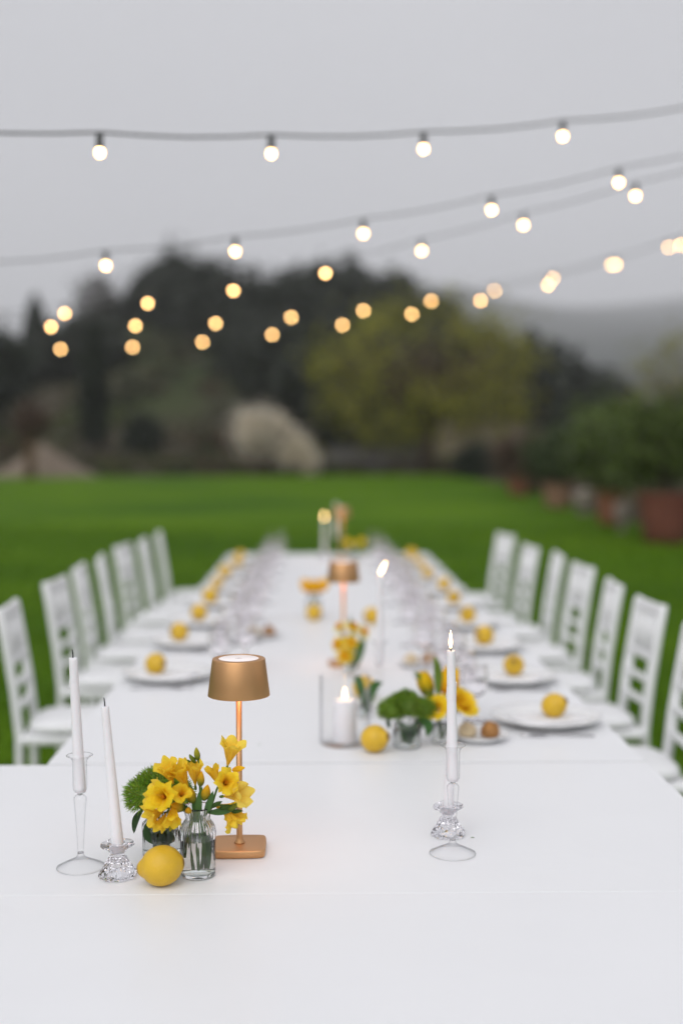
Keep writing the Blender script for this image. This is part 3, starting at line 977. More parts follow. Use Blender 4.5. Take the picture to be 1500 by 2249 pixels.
def fork(label, x, y, rz):
    t = empty('fork', (x, y, TZ), (0, 0, rz))
    MB().tube([(-.10, 0, .0022), (-.05, 0, .0035), (.0, 0, .005), (.035, 0, .006)], [.0065, .0055, .003, .0035], 8, flat=.35).build('handle', 'steel', t)
    mb = MB(); mb.box((.045, 0, .006), (.03, .021, .0022), .0006); mb.build('head', 'steel', t)
    for k in range(4):
        yy = -.0085 + k * .00567
        MB().tube([(.058, yy, .006), (.08, yy, .0045), (.098, yy, .0065)], [.0017, .0016, .0008], 6).build('tine', 'steel', t)
    return tag(t, label, 'fork', 'cutlery beside the plates')
def knife(label, x, y, rz):
    t = empty('knife', (x, y, TZ), (0, 0, rz))
    MB().tube([(-.11, 0, .004), (-.06, 0, .0048), (-.005, 0, .0042)], [.0075, .007, .005], 8, flat=.5).build('handle', 'steel', t)
    mb = MB(); mb.box((.052, 0, .0035), (.115, .016, .0018), .0006); mb.build('blade', 'steel', t)
    return tag(t, label, 'knife', 'cutlery beside the plates')

RY = [3.37, 3.985, 4.63, 5.24, 5.87, 6.47, 7.08, 7.70, 8.36]
LY = [4.04, 4.74, 5.30, 5.95, 6.55, 7.15, 7.75, 8.38]
rnd = random.Random(8)
for side, rows in (('right', RY), ('left', LY)):
    sx = 1 if side == 'right' else -1
    for i, y in enumerate(rows):
        px = .640 if sx == 1 else -.505
        wh = '%s place from the front on the %s' % (ORD[i], side) if i else 'nearest place on the %s' % side
        if i == len(rows) - 1: wh = 'farthest place on the %s' % side
        dy = rnd.uniform(-.012, .012)
        o = link('dinner_plate', plate_me, None, (px, y + dy, TZ + .0005))
        tag(o, 'white china dinner plate at the ' + wh, 'plate', 'dinner plates along the table')
        o = link('napkin', napkin_me[i % 3], None, (px + sx * .005, y + dy, TZ + .0128))
        o.rotation_euler = (0, 0, rnd.uniform(-.4, .4))
        tag(o, 'folded white napkin on the plate at the ' + wh, 'napkin', 'napkins on the plates')
        lx = px + (.015 if sx == 1 else -.035)
        k = i % 3
        rot = (R(rnd.uniform(70, 110)), 0, R(rnd.uniform(-35, 35)))
        rot = (R(rnd.uniform(55, 125)), R(rnd.uniform(-20, 20)), R(rnd.uniform(-60, 60)))
        q = rnd.uniform(.88, 1.06)
        lm = lemon('yellow lemon on the napkin at the ' + wh, lx + rnd.uniform(-.02, .02), y + dy - .01 + rnd.uniform(-.015, .015), TZ + .0225 + .0345 * q, rot, k)
        lm.scale = (q, q * rnd.uniform(.96, 1.03), q * rnd.uniform(.95, 1.08))
        gx = .45 if sx == 1 else -.345
        o = link('goblet', goblet_me, None, (gx + rnd.uniform(-.01, .01), y + .015 + rnd.uniform(-.02, .02), TZ + .0005))
        tag(o, 'cut-glass water goblet at the ' + wh, 'goblet', 'goblets along the table')
        o = link('wine_glass', wine_me, None, (gx - sx * .085 + rnd.uniform(-.01, .01), y + .11 + rnd.uniform(-.02, .02), TZ + .0005))
        tag(o, 'tall clear wine glass at the ' + wh, 'wine glass', 'wine glasses along the table')
        o = link('wine_glass', wine_me, None, (gx - sx * .01 + rnd.uniform(-.01, .01), y + .145 + rnd.uniform(-.015, .015), TZ + .0005))
        o.scale = (.85, .85, .9)
        tag(o, 'smaller clear wine glass at the ' + wh, 'wine glass', 'small wine glasses along the table')
        if i < 4:
            fy = y - .185
            fork('steel fork before the plate at the ' + wh, px - sx * .0, fy + .02, (PI if sx == 1 else 0) + R(rnd.uniform(-3, 3)))
            knife('steel knife behind the plate at the ' + wh, px, y + .185, (PI if sx == 1 else 0) + R(rnd.uniform(-3, 3)))

def roll_mesh(name, m, seed, rx, rz):
    mb = MB(); vs = []; fs = []
    nu, nv = 24, 14
    for j in range(nv + 1):
        th = PI * j / nv
        for i in range(nu):
            a = 2 * PI * i / nu
            d = Vector((math.sin(th) * math.cos(a), math.sin(th) * math.sin(a), math.cos(th)))
            k = 1 + .09 * noise.noise(d * 2.2 + Vector((seed, 0, 0))) + .03 * noise.noise(d * 6 + Vector((seed, 3, 0)))
            z = d.z * rz * k
            if z < -rz * .55: z = -rz * .55
            vs.append((d.x * rx * k, d.y * rx * k * .9, z + rz * .55))
    for j in range(nv):
        for i in range(nu):
            q = (i + 1) % nu
            fs.append((j * nu + i, (j + 1) * nu + i, (j + 1) * nu + q, j * nu + q))
    mb.add(vs, fs, True)
    return mb.mesh(name, M[m])
brown_me = roll_mesh('roll', 'bread_brown', 1.3, .028, .026)
pale_me = roll_mesh('roll', 'bread_pale', 5.1, .027, .023)
def bread(px, py, wh):
    o = link('bread_plate', small_plate_me, None, (px, py, TZ + .0005))
    tag(o, 'small white bread plate ' + wh, 'plate', 'bread plates')
    o = link('bread_roll', brown_me, None, (px + .03, py - .004, TZ + .0105)); o.rotation_euler = (0, 0, 1)
    tag(o, 'brown crusty roll on the bread plate ' + wh, 'bread roll', 'brown rolls')
    o = link('bread_roll', pale_me, None, (px - .029, py + .006, TZ + .0105)); o.rotation_euler = (0, 0, 2)
    tag(o, 'pale floury roll on the bread plate ' + wh, 'bread roll', 'pale rolls')
bread(.425, 3.175, 'beside the nearest right place')
bread(-.235, 4.95, 'on the left half of the table')
bread(.36, 4.28, 'beyond the nearest right goblet')

# ------------------------------------------------------------------ candles and holders
STICK = [(0, .0195), (.003, .0195), (.006, .021)]
def tall_stick(label, x, y):
    """blown-glass candlestick: hollow foot, hollow stem, socket tube with a flared lip"""
    t = empty('glass_candlestick', (x, y, TZ + .0005))
    foot = [(.0435, .0), (.0440, .0008), (.0430, .0018), (.034, .0068), (.022, .0125), (.010, .0185), (.0068, .0225), (.0060, .0260), (0, .0260),
            ][:-1] + [(.0052, .0275), (.0, .0275)]
    inner = [(0, .0262), (.0048, .0255), (.0058, .0218), (.0092, .0172), (.0212, .0113), (.0332, .0056), (.0420, .0008), (.0435, .0)]
    MB().lathe(foot[::-1][:0] + foot, 56).lathe(inner, 56).build('foot', 'blown', t)
    so = [(0, .0278), (.0058, .0278), (.0060, .034), (.0072, .06), (.0090, .09), (.0112, .118), (.0120, .127), (.0116, .1315), (.0085, .1352), (.0045, .1372), (0, .1375)]
    si = [(0, .1362), (.0042, .1358), (.0078, .1338), (.0106, .1303), (.0110, .127), (.0102, .118), (.0080, .09), (.0062, .06), (.0050, .034), (.0046, .0295), (0, .0293)]
    MB().lathe(so, 40).lathe(si, 40).build('stem', 'blown', t)
    cup = [(0, .1380), (.0045, .1382), (.0095, .1410), (.0125, .1455), (.0133, .152), (.0133, .195), (.0142, .2005), (.0175, .2055), (.0230, .2085), (.0240, .2094), (.0236, .2102),
           (.0228, .2098), (.0170, .2069), (.0132, .2015), (.0123, .1955), (.0123, .152), (.0116, .1462), (.0088, .1422), (.0040, .1396), (0, .1394)]
    MB().lathe(cup, 44).build('socket', 'blown', t)
    def ring(R_, z, r, name):
        MB().lathe([(R_ + r * math.cos(2 * PI * k / 10), z + r * math.sin(2 * PI * k / 10)) for k in range(11)], 64).build(name, 'glass', t)
    ring(.0434, .00125, .0011, 'foot_rim'); ring(.0236, .2097, .0008, 'lip')
    MB().lathe([(0, .1345), (.0035, .1350), (.0050, .1368), (.0044, .1384), (.0052, .1398), (.0036, .1412), (0, .1416)], 20).build('knop', 'glass', t)
    MB().lathe([(0, .0250), (.0045, .0254), (.0060, .0272), (.0046, .0290), (0, .0294)], 20).build('knop', 'glass', t)
    return tag(t, label, 'candlestick')

def short_stick(label, x, y, rz=0.0):
    t = empty('crystal_candlestick', (x, y, TZ + .0005), (0, 0, rz))
    prof = [(0, .003), (.018, .002), (.024, .0), (.031, .0), (.0335, .004), (.0325, .009), (.0285, .015), (.0240, .022), (.0190, .030), (.0160, .0365), (.0125, .039), (.0120, .0425), (.0150, .046),
            (.0185, .051), (.0250, .0545), (.0275, .0575), (.0270, .0615), (.0250, .0630), (.0135, .0625), (.0122, .060), (.0118, .046), (0, .0455)]
    def mod(k, a):
        if k <= 2: return 1
        if k <= 6: return 1 + .055 * math.cos(8 * a)
        if k <= 9: return 1 - .07 * abs(math.sin(8 * a))
        if k <= 12: return 1
        if k <= 17: return 1 + (.13 if k > 13 else .06) * (abs(math.cos(2 * a)) ** 1.5 * 2 - 1)
        return 1
    MB().lathe(prof, 48, mod, False).build('body', 'crystal', t)
    return tag(t, label, 'candlestick')

FLAME = [(0, 0), (.0016, .001), (.0030, .005), (.0036, .010), (.0032, .017), (.0020, .025), (.0009, .031), (0, .035)]
def taper(label, x, y, z, length, r0, r1, lean, lit, drips=0, wick_h=.014, group=None, fs=1.0, flame_lean=0.0):
    """lean: (dx, dy) of the top against the foot, metres"""
    t = empty('taper_candle', (x, y, z))
    d = Vector((lean[0], lean[1], length))
    mb = MB()
    rnd = random.Random(label)
    n = 24; ks = 26; vs = []; fs_ = []
    for k in range(ks + 1):
        u = k / ks
        r = r0 + (r1 - r0) * u ** .92
        if k == 0: r *= .9
        for i in range(n):
            a = 2 * PI * i / n
            rr = r * (1 + .018 * noise.noise(Vector((math.cos(a) * 1.5, math.sin(a) * 1.5, u * 9))))
            zz = length * u
            vs.append(Vector((rr * math.cos(a), rr * math.sin(a), zz)) + Vector((d.x * u, d.y * u, 0)))
    for k in range(ks):
        for i in range(n):
            q = (i + 1) % n
            fs_.append((k * n + i, k * n + q, (k + 1) * n + q, (k + 1) * n + i))
    # rim and melted dish
    b = len(vs)
    for rf, dz in ((.93, .0012), (.75, .0010), (.4, -.001 if lit else .0015)):
        for i in range(n):
            a = 2 * PI * i / n
            vs.append(Vector((r1 * rf * math.cos(a) + d.x, r1 * rf * math.sin(a) + d.y, length + dz + .0006 * math.sin(a * 2 + 1))))
    for k in range(3):
        o0 = b - n if k == 0 else b + (k - 1) * n
        o1 = b + k * n
        for i in range(n):
            q = (i + 1) % n
            fs_.append((o0 + i, o0 + q, o1 + q, o1 + i))
    fs_.append(tuple(b + 2 * n + i for i in range(n)))
    fs_.append(tuple(reversed(range(n))))
    mb.add(vs, fs_, True)
    mb.build('wax', 'wax', t)
    for q in range(drips):
        u = rnd.uniform(.42, .85); a = rnd.uniform(PI * .8, PI * 1.25)
        r = r0 + (r1 - r0) * u
        p = Vector((math.cos(a) * r, math.sin(a) * r, length * u)) + Vector((d.x * u, d.y * u, 0))
        MB().tube([p + Vector((0, 0, .016)), p + Vector((0, 0, .005)), p, p - Vector((0, 0, .003))], [.0004, .0010, .0017, .0006], 8).build('wax_drip', 'wax', t)
    w0 = Vector((d.x, d.y, length))
    wk = MB().tube([w0 - Vector((0, 0, .001)), w0 + Vector((-.0003, 0, wick_h * .5)), w0 + Vector((-.0016, 0, wick_h))], [.0013, .0012, .0009], 6).build('wick', 'wick', t)
    if lit:
        f = MB().lathe([(r * fs, zz * fs) for r, zz in FLAME], 16).build('flame', 'flame', wk, w0 + Vector((-.0006, 0, wick_h * .55)))
        f.rotation_euler = (0, flame_lean, 0)
    return tag(t, label, 'candle', group)

# foreground left pair
tall_stick('tall clear blown-glass candlestick at far left of the front group', -.440, 2.205)
taper('unlit white taper in the tall blown-glass candlestick at left', -.4395, 2.205, TZ + .1415, .248, .0112, .0078, (-.0105, 0), False, 2, .017)
short_stick('short pressed-crystal candlestick beside the lemon', -.364, 2.156, .35)
taper('unlit white taper leaning left in the short crystal candlestick', -.3625, 2.156, TZ + .0467, .263, .0114, .0072, (-.0215, 0), False, 0, .017)
# foreground right pair
tall_stick('tall clear blown-glass candlestick standing alone at right front', .255, 2.268)
taper('lit white taper in the tall right glass candlestick', .2545, 2.268, TZ + .1415, .249, .0112, .0078, (-.0045, 0), True, 4, .010)
short_stick('short crystal candlestick half hidden behind the tall right one', .258, 2.378, .1)
taper('lit white taper hidden behind the right-hand lit taper', .258, 2.378, TZ + .0467, .262, .0112, .0074, (.0085, 0), True, 0, .009)
# middle: tall one behind the dianthus vase
tall_stick('tall glass candlestick behind the green dianthus vase', .178, 3.516)
taper('tall lit taper with a wind-bent flame behind the dianthus', .178, 3.516, TZ + .1415, .262, .0112, .0080, (.001, 0), True, 0, .010, fs=1.25, flame_lean=.45)
# far end
short_stick('short crystal candlestick at the far end of the table', .04, 8.55)
taper('white lit taper at the far end of the table', .04, 8.55, TZ + .0467, .235, .0115, .0085, (0, 0), True, 0, .009, fs=1.35)
tall_stick('tall glass candlestick at the far end beside the last lamp', .125, 8.75)
taper('unlit white taper beside the last lamp', .125, 8.75, TZ + .1415, .25, .0115, .0085, (0, 0), False, 0, .011)

def hurricane():
    x, y = .068, 3.142
    t = empty('hurricane_glass', (x, y, TZ + .0005))
    MB().lathe([(0, 0), (.062, 0), (.0655, .002), (.0665, .006), (.0665, .178), (.0660, .1795), (.0650, .1797), (.0643, .178), (.0643, .008), (.062, .005), (0, .005)], 64).build('cylinder', 'blown', t)
    tag(t, 'clear glass cylinder round the pillar candle', 'candle holder')
    c = empty('pillar_candle', (x, y, TZ + .0065))
    MB().lathe([(0, 0), (.029, 0), (.0305, .002), (.0305, .102), (.0298, .108), (.0275, .1115), (.022, .1105), (.014, .108), (0, .107)], 40).build('wax', 'wax', c)
    wk = MB().tube([(0, 0, .106), (0, 0, .112), (.001, 0, .117)], [.0013, .0011, .0008], 6).build('wick', 'wick', c)
    MB().lathe([(r * 1.35, z * .92) for r, z in FLAME], 18).build('flame', 'flame', wk, (0, 0, .111))
    tag(c, 'lit white pillar candle inside the glass cylinder', 'candle')
hurricane()

# ------------------------------------------------------------------ gold table lamps
def lamp(label, x, y, rz, detail=True):
    t = empty('table_lamp', (x, y, TZ + .0005), (0, 0, rz))
    # pillow-shaped foot plate with a bevelled rim
    mb = MB(); n = 64
    def sq(a, h):
        ca, sa = math.cos(a), math.sin(a)
        q = (abs(ca) ** 14 + abs(sa) ** 14) ** (-1 / 14)
        px, py = h * q * ca, h * q * sa
        k = 1 + .05 * (1 - (min(abs(px), abs(py)) / max(h, 1e-6)) ** 2)
        return px * k, py * k
    vs = []; fs = []
    lv = [(0.0, 0), (.044, 0), (.0470, .0005), (.0482, .0018), (.0490, .0125), (.0482, .0142), (.0465, .0148), (.02, .0152), (.0, .0152)]
    for h, z in lv:
        for i in range(n):
            px, py = sq(2 * PI * i / n, max(h, 1e-4))
            vs.append((px, py, z))
    for j in range(len(lv) - 1):
        for i in range(n):
            k = (i + 1) % n
            fs.append((j * n + i, j * n + k, (j + 1) * n + k, (j + 1) * n + i))
    mb.add(vs, fs, True)
    mb.build('base', 'gold', t)
    MB().lathe([(0, .0153), (.0105, .0153), (.0100, .0172), (.0075, .0205), (.0062, .026), (.0058, .034), (.0057, .338), (0, .338)], 28).build('stem', 'gold', t)
    sh = MB().lathe([(.0585, .302), (.0592, .3022), (.0594, .3032), (.0506, .3715), (.0500, .3728), (.0488, .3734), (.0385, .3734), (.0385, .3722), (.0480, .3712), (.0490, .370), (.0578, .3032), (.0585, .302)], 72).build('shade', 'gold', t)
    MB().lathe([(0, .3722), (.036, .3722), (.0383, .3722), (.0383, .3728), (.0375, .3732), (0, .3732)], 48).build('top_disc', 'acrylic', sh)
    MB().lathe([(.0065, .352), (.046, .352), (.0465, .353), (.046, .354), (.0065, .354)], 40).build('diffuser', 'lamp_led', sh)
    MB().lathe([(0, .338), (.0088, .338), (.0088, .3545), (0, .3545)], 24).build('collar', 'gold', t)
    if detail:
        # small printed touch symbol: a ring between two strokes
        mb = MB()
        mb.lathe([(.0016, .37325), (.0026, .37325), (.0026, .3734), (.0016, .3734), (.0016, .37325)], 20)
        for s_ in (-1, 1):
            mb.box((s_ * .0048, .0003, .37335), (.0026, .0008, .0002))
            mb.box((s_ * .0048, -.0013, .37335), (.0020, .0008, .0002))
        mb.box((0, .0, .37335), (.0006, .0034, .0002))
        mb.build('touch_symbol', 'mark', sh)
    return tag(t, label, 'lamp', 'gold table lamps')
lamp('gold cordless table lamp beside the yellow freesias', -.153, 2.294, R(1.5))
lamp('gold table lamp in mid-table behind the daffodils', .088, 4.30, R(8), False)
lamp('gold table lamp at the far end of the table', .16, 8.45, R(0), False)

# ------------------------------------------------------------------ vases and flowers
def vase(label, x, y, s=1.0, wide=1.0, h=1.0, water=.068, group='small ribbed glass vases', ribs=22):
    t = empty('glass_vase', (x, y, TZ + .0005))
    outer = [(0, .0015), (.022, .0012), (.027, 0), (.0295, .0008), (.0315, .0035), (.0320, .009), (.0320, .040), (.0320, .066), (.0322, .080), (.0312, .087), (.0285, .0935), (.0250, .0985), (.0222, .1025), (.0214, .1060), (.0222, .1105), (.0242, .1175), (.0262, .1240), (.0270, .1270)]
    inner = [(.0262, .1272), (.0250, .1240), (.0230, .1175), (.0210, .1105), (.0202, .1060), (.0210, .1020), (.0238, .0975), (.0272, .0925), (.0297, .0862), (.0306, .080), (.0305, .066), (.0305, .040), (.0305, .012), (.0292, .0085), (.026, .0070), (0, .0065)]
    prof = outer + inner
    amp = []
    for k, (r, z) in enumerate(prof):
        if z < .055: q = 0
        elif z < .09: q = (z - .055) / .035
        else: q = 1
        amp.append(.042 * q if k < len(outer) else .012 * q)
    prof = [(r * s * (wide if z < .09 else (wide + 1) / 2), z * h * s) for r, z in prof]
    MB().lathe(prof, 132, lambda k, a: 1 + amp[k] * math.cos(ribs * a)).build('glass', 'glass', t)
    wz = water * h * s
    rw = .0307 * s * wide
    MB().lathe([(0, .0062 * s * h), (.026 * s * wide, .0068 * s * h), (.0294 * s * wide, .0085 * s * h), (rw, .0125 * s * h), (rw, wz), (rw * .93, wz - .0006), (0, wz - .0006)], 48).build('water', 'water', t)
    return tag(t, label, 'vase', group)

def frame(d):
    d = Vector(d).normalized()
    up = Vector((0, 0, 1)) if abs(d.z) < .95 else Vector((0, 1, 0))
    x = up.cross(d).normalized(); y = d.cross(x)
    return d, x, y

Y0 = (.98, .66, .013); Y1 = (.99, .76, .036); YP = (.98, .83, .30); OR = (.95, .49, .012)
def lerp3(a, b, t): return tuple(a[i] + (b[i] - a[i]) * t for i in range(3))

def bloom_mb(L, opening, seed, double=False, tint=0.0):
    """funnel flower along +Z: six petals in two whorls (nine when double)"""
    rnd = random.Random(seed)
    mb = MB()
    n = 9 if double else 6
    for p in range(n):
        whorl = p % 2 if p < 6 else 2
        a0 = 2 * PI * p / 6 + (0 if p < 6 else .5 + .6 * p) + rnd.uniform(-.1, .1)
        op = opening * (1.0 if whorl == 0 else .74 if whorl == 1 else .42) * rnd.uniform(.78, 1.22)
        ln = L * (1.0 if whorl < 2 else .85) * rnd.uniform(.88, 1.10)
        wd = rnd.uniform(.92, 1.12)
        nu, nv = 9, 6
        vs = []; cs = []; fs = []
        ph = rnd.random() * 6
        for i in range(nu + 1):
            u = i / nu
            ang = op * (0.12 + 1.25 * max(0, u - .32) ** 1.35 * 1.7)
            r = ln * (.035 + .15 * u ** .9) + ln * op * .62 * max(0, u - .35) ** 1.55
            z = ln * (u - .42 * op * max(0, u - .45) ** 1.6)
            hw = ln * wd * (.045 + (.255 if whorl == 0 else .225) * math.sin(min(1, max(0, u - .08) / .92) ** .8 * PI * .80) ** .85 * (.35 + .65 * u))
            for j in range(nv + 1):
                v = j / nv * 2 - 1
                cup = (1 - .65 * op) * .55
                rr = r - hw * cup * (v * v) * .45 + .035 * ln * math.sin(v * 3 + ph) * u * u
                zz = z - .20 * ln * (v * v) * u ** 4 + .03 * ln * math.sin(v * 3 + ph * 2 + u * 4) * u * u
                t = hw * v
                ca, sa = math.cos(a0), math.sin(a0)
                vs.append((rr * ca - t * sa, rr * sa + t * ca, zz))
                c = lerp3(OR, Y0, sm(u / .45)) if double or whorl else lerp3(Y0, Y0, 1)
                c = lerp3(c, Y1, sm((u - .4) / .6) * .8)
                if whorl == 0: c = lerp3(c, YP, .28 * (1 - abs(v)) * sm(1 - u))
                c = lerp3(c, YP, tint)
                c = tuple(q * (1 - .07 * abs(math.sin(v * 9 + ph))) for q in c)
                cs.append(c)
        for i in range(nu):
            for j in range(nv):
                a = i * (nv + 1) + j
                fs.append((a, a + 1, a + nv + 2, a + nv + 1))
        mb.add(vs, fs, True, cs)
    # narrow tube and stamens
    mb.lathe([(.018 * L, -.22 * L), (.03 * L, -.1 * L), (.055 * L, .05 * L), (.09 * L, .2 * L)], 12, c=[(.40, .42, .03), (.6, .48, .03), Y0, Y0])
    for k in range(4):
        a = k * 1.6 + rnd.random()
        mb.tube([(0, 0, .1 * L), (.05 * L * math.cos(a), .05 * L * math.sin(a), .55 * L)], [.012 * L, .018 * L], 5, c=(.9, .42, .02))
    return mb

def orient(mb, base, d, roll=0.0):
    d, x, y = frame(d)
    mt = Matrix((x, y, d)).transposed().to_4x4() @ Matrix.Rotation(roll, 4, 'Z')
    mt.translation = Vector(base)
    mb.v = [tuple(mt @ Vector(v)) for v in mb.v]
    return mb

def bud_mb(L, w, c0, c1, seed=0):
    prof = []; cs = []
    for i in range(13):
        u = i / 12
        r = w * math.sin(PI * min(1, u ** .85 * .97 + .03)) ** .8
        prof.append((r if 0 < i < 12 else 0, u * L)); cs.append(lerp3(c0, c1, sm(u * 1.3 - .1)))
    return MB().lathe(prof, 14, lambda k, a: 1 + .07 * math.cos(3 * a + .3 * k), True, None, cs)

def blade_mb(base, tip, bend, w, c=(1, 1, 1), n=10, fold=.25):
    base, tip, bend = Vector(base), Vector(tip), Vector(bend)
    vs = []; fs = []
    d = (tip - base).normalized()
    side = d.cross(Vector((.25, -1, .2))).normalized()
    nrm = side.cross(d)
    for i in range(n + 1):
        u = i / n
        p = base.lerp(tip, u) + bend * (4 * u * (1 - u))
        hw = w * (math.sin(PI * (u * .9 + .06)) ** .8)
        if i == n: hw = w * .03
        vs += [p - side * hw + nrm * hw * fold, p, p + side * hw + nrm * hw * fold]
    for i in range(n):
        a = i * 3
        fs += [(a, a + 1, a + 4, a + 3), (a + 1, a + 2, a + 5, a + 4)]
    return MB().add(vs, fs, True, c)

# --- foreground freesias; positions measured from the vase's foot centre (metres)
FX, FY = -.2195, 2.160
vase('slim ribbed glass vase of freesias with clear water, in front of the lamp', FX, FY, 1.0)
GB = (.16, .24, .03); YB = (.85, .50, .02)
def freesia(label, stem_pts, blooms, buds, leaves=(), r=.0021, group='freesias in the slim vase'):
    t = empty('freesia', (FX, FY, TZ + .0005))
    MB().tube(stem_pts, [r * 1.15] + [r] * (len(stem_pts) - 2) + [r * .6], 8).build('stem', 'stem', t)
    for (p, d, L, op, seed, dbl, tint) in blooms:
        orient(bloom_mb(L * 1.05, op * 1.0, seed, dbl, tint), p, d, seed * .7).build('bloom', 'petal', t)
        # short green calyx joins bloom and stem
        pd_ = Vector(p) - Vector(d).normalized() * L * .2
        orient(bud_mb(L * .3, L * .055, GB, GB), pd_ - Vector(d).normalized() * L * .1, d).build('calyx', 'petal', t)
    for (p, d, L, w, c0, c1) in buds:
        orient(bud_mb(L, w, c0, c1), p, d).build('bud', 'petal', t)
    for (b, tip, bend, w, c) in leaves:
        blade_mb(b, tip, bend, w, c).build('leaf', 'leaf', t)
    return tag(t, label, 'flower', group)

freesia('freesia stem with the tallest yellow bloom, at right against the lamp stem',
        [(.004, .004, .012), (.012, .002, .06), (.020, 0, .11), (.034, .004, .155), (.052, .004, .190), (.053, .002, .200)],
        [((.055, .002, .203), (.22, -.22, 1), .050, .72, 1, False, .22),
         ((.048, -.012, .170), (.30, -.95, .42), .046, 1.1, 2, True, .05),
         ((.052, -.018, .150), (.85, -.55, .25), .050, .82, 3, False, .38),
         ((.036, .010, .165), (-.35, .1, .9), .036, .55, 15, False, .1)],
        [((.062, .0, .192), (.95, -.2, .25), .026, .0055, YB, Y0), ((.050, .0, .186), (-.4, -.1, 1), .014, .0035, GB, GB)],
        [((.018, -.008, .118), (.082, -.02, .140), (.0, 0, -.006), .007, (.8, 1, .6))])
freesia('freesia stem with the big orange-throated double bloom at left',
        [(-.006, -.002, .012), (-.012, -.004, .06), (-.014, -.006, .11), (-.034, -.012, .140), (-.052, -.016, .152)],
        [((-.050, -.020, .150), (-.30, -.95, .28), .050, 1.15, 4, True, .0),
         ((-.044, -.006, .172), (-.25, -.30, .9), .046, .75, 5, False, .1),
         ((-.058, -.016, .126), (-.8, -.55, -.25), .042, .95, 6, False, .12),
         ((-.040, -.026, .138), (.05, -.75, -.75), .042, .85, 7, False, .05),
         ((-.060, -.012, .142), (-.7, -.65, .2), .036, .9, 17, False, .15),
         ((-.028, -.016, .150), (.15, -.85, .45), .038, .8, 18, False, .05),
         ((-.056, -.006, .156), (-.75, -.4, .45), .036, .9, 8, False, .2),
         ((-.055, -.018, .118), (-.45, -.6, -.7), .034, .7, 16, False, .1)],
        [((-.040, -.018, .116), (-.25, -.4, -1), .030, .0062, GB, (.45, .42, .03))],
        [((-.012, -.014, .125), (-.040, -.028, .122), (0, 0, .006), .006, (.9, 1.1, .6))])
freesia('freesia stem with upright yellow buds in the middle of the vase',
        [(.002, -.006, .012), (-.002, -.004, .06), (.0, -.004, .11), (-.010, -.004, .160), (-.020, -.002, .178)],
        [((-.018, -.004, .165), (-.45, -.25, .9), .050, .62, 9, False, .05),
         ((-.004, 0, .168), (-.05, -.2, 1), .046, .45, 10, False, .12)],
        [((-.004, -.012, .135), (-.35, -.3, .9), .040, .0092, GB, YB), ((.012, -.012, .140), (.25, -.3, .9), .036, .0085, GB, YB),
         ((-.022, -.020, .128), (-.8, -.6, .45), .030, .0095, GB, YB), ((.006, -.010, .165), (.1, -.1, 1), .030, .0068, GB, YB),
         ((-.012, -.022, .124), (-.1, -.8, .35), .022, .006, GB, YB)],
        [((.002, -.012, .100), (.010, -.016, .168), (-.003, -.004, 0), .006, (1.1, 1.2, .7)), ((-.004, -.010, .100), (-.008, -.014, .158), (.002, -.004, 0), .005, (1, 1.2, .7))])
freesia('freesia stem ending in a spray of small green buds at the top',
        [(.010, .003, .012), (.010, .004, .06), (.006, .004, .11), (.004, .002, .17), (.004, 0, .205), (.000, 0, .220)],
        [],
        [((.001, 0, .210), (-.10, -.1, 1), .026, .0056, GB, (.52, .46, .04)), ((-.003, 0, .205), (-.55, -.1, .85), .020, .0042, GB, (.22, .27, .03)),
         ((-.008, 0, .210), (-.45, -.1, .9), .014, .0035, GB, (.2, .26, .03)), ((-.012, 0, .208), (-.95, -.1, .3), .010, .0024, GB, GB)])
freesia('freesia stem drooping right with dark green buds below the pale bloom',
        [(.014, 0, .014), (.013, -.004, .06), (.011, -.006, .11), (.03, -.010, .132), (.056, -.012, .131), (.074, -.012, .128)],
        [((.050, -.006, .122), (.55, -.35, -.75), .040, .8, 11, False, .15), ((.030, .004, .128), (.75, .1, -.35), .042, .8, 12, False, .0), ((.062, .002, .122), (.6, .1, -.8), .032, .6, 13, False, .2)],
        [((.040, -.014, .126), (.9, -.2, .30), .026, .0045, (.07, .13, .03), (.09, .16, .03)), ((.054, -.014, .124), (.9, -.2, .45), .026, .0055, (.12, .19, .03), (.3, .33, .04)),
         ((.062, -.014, .120), (.95, -.2, .15), .022, .0038, (.06, .12, .03), (.09, .16, .03)), ((.080, -.012, .130), (.4, -.1, .9), .010, .003, GB, GB), ((.024, -.014, .128), (.8, -.3, .5), .028, .0042, (.05, .11, .03), (.08, .15, .03))],
        [((.014, -.012, .112), (.030, -.020, .160), (0, -.004, .0), .006, (.8, 1, .7))])
# cut foliage under water
def loose_leaf(label, x, y, pts, w, c=(1, 1, 1), group='leaves in the vases'):
    t = empty('leaf_sprig', (x, y, TZ))
    MB().tube([pts[0], Vector(pts[0]).lerp(Vector(pts[1]), .6)], .0016, 6).build('stem', 'stem', t)
    blade_mb(pts[0], pts[1], pts[2], w, c, 12).build('blade', 'leaf', t)
    return tag(t, label, 'leaf', group)
loose_leaf('long flat freesia leaf standing in the slim vase', FX, FY, ((.016, -.004, .014), (.006, -.008, .112), (.006, 0, 0)), .005, (1, 1.1, .8))
loose_leaf('short flat freesia leaf at the left wall of the slim vase', FX, FY, ((-.018, .003, .030), (-.004, -.004, .118), (-.004, 0, 0)), .004, (1, 1.1, .8))

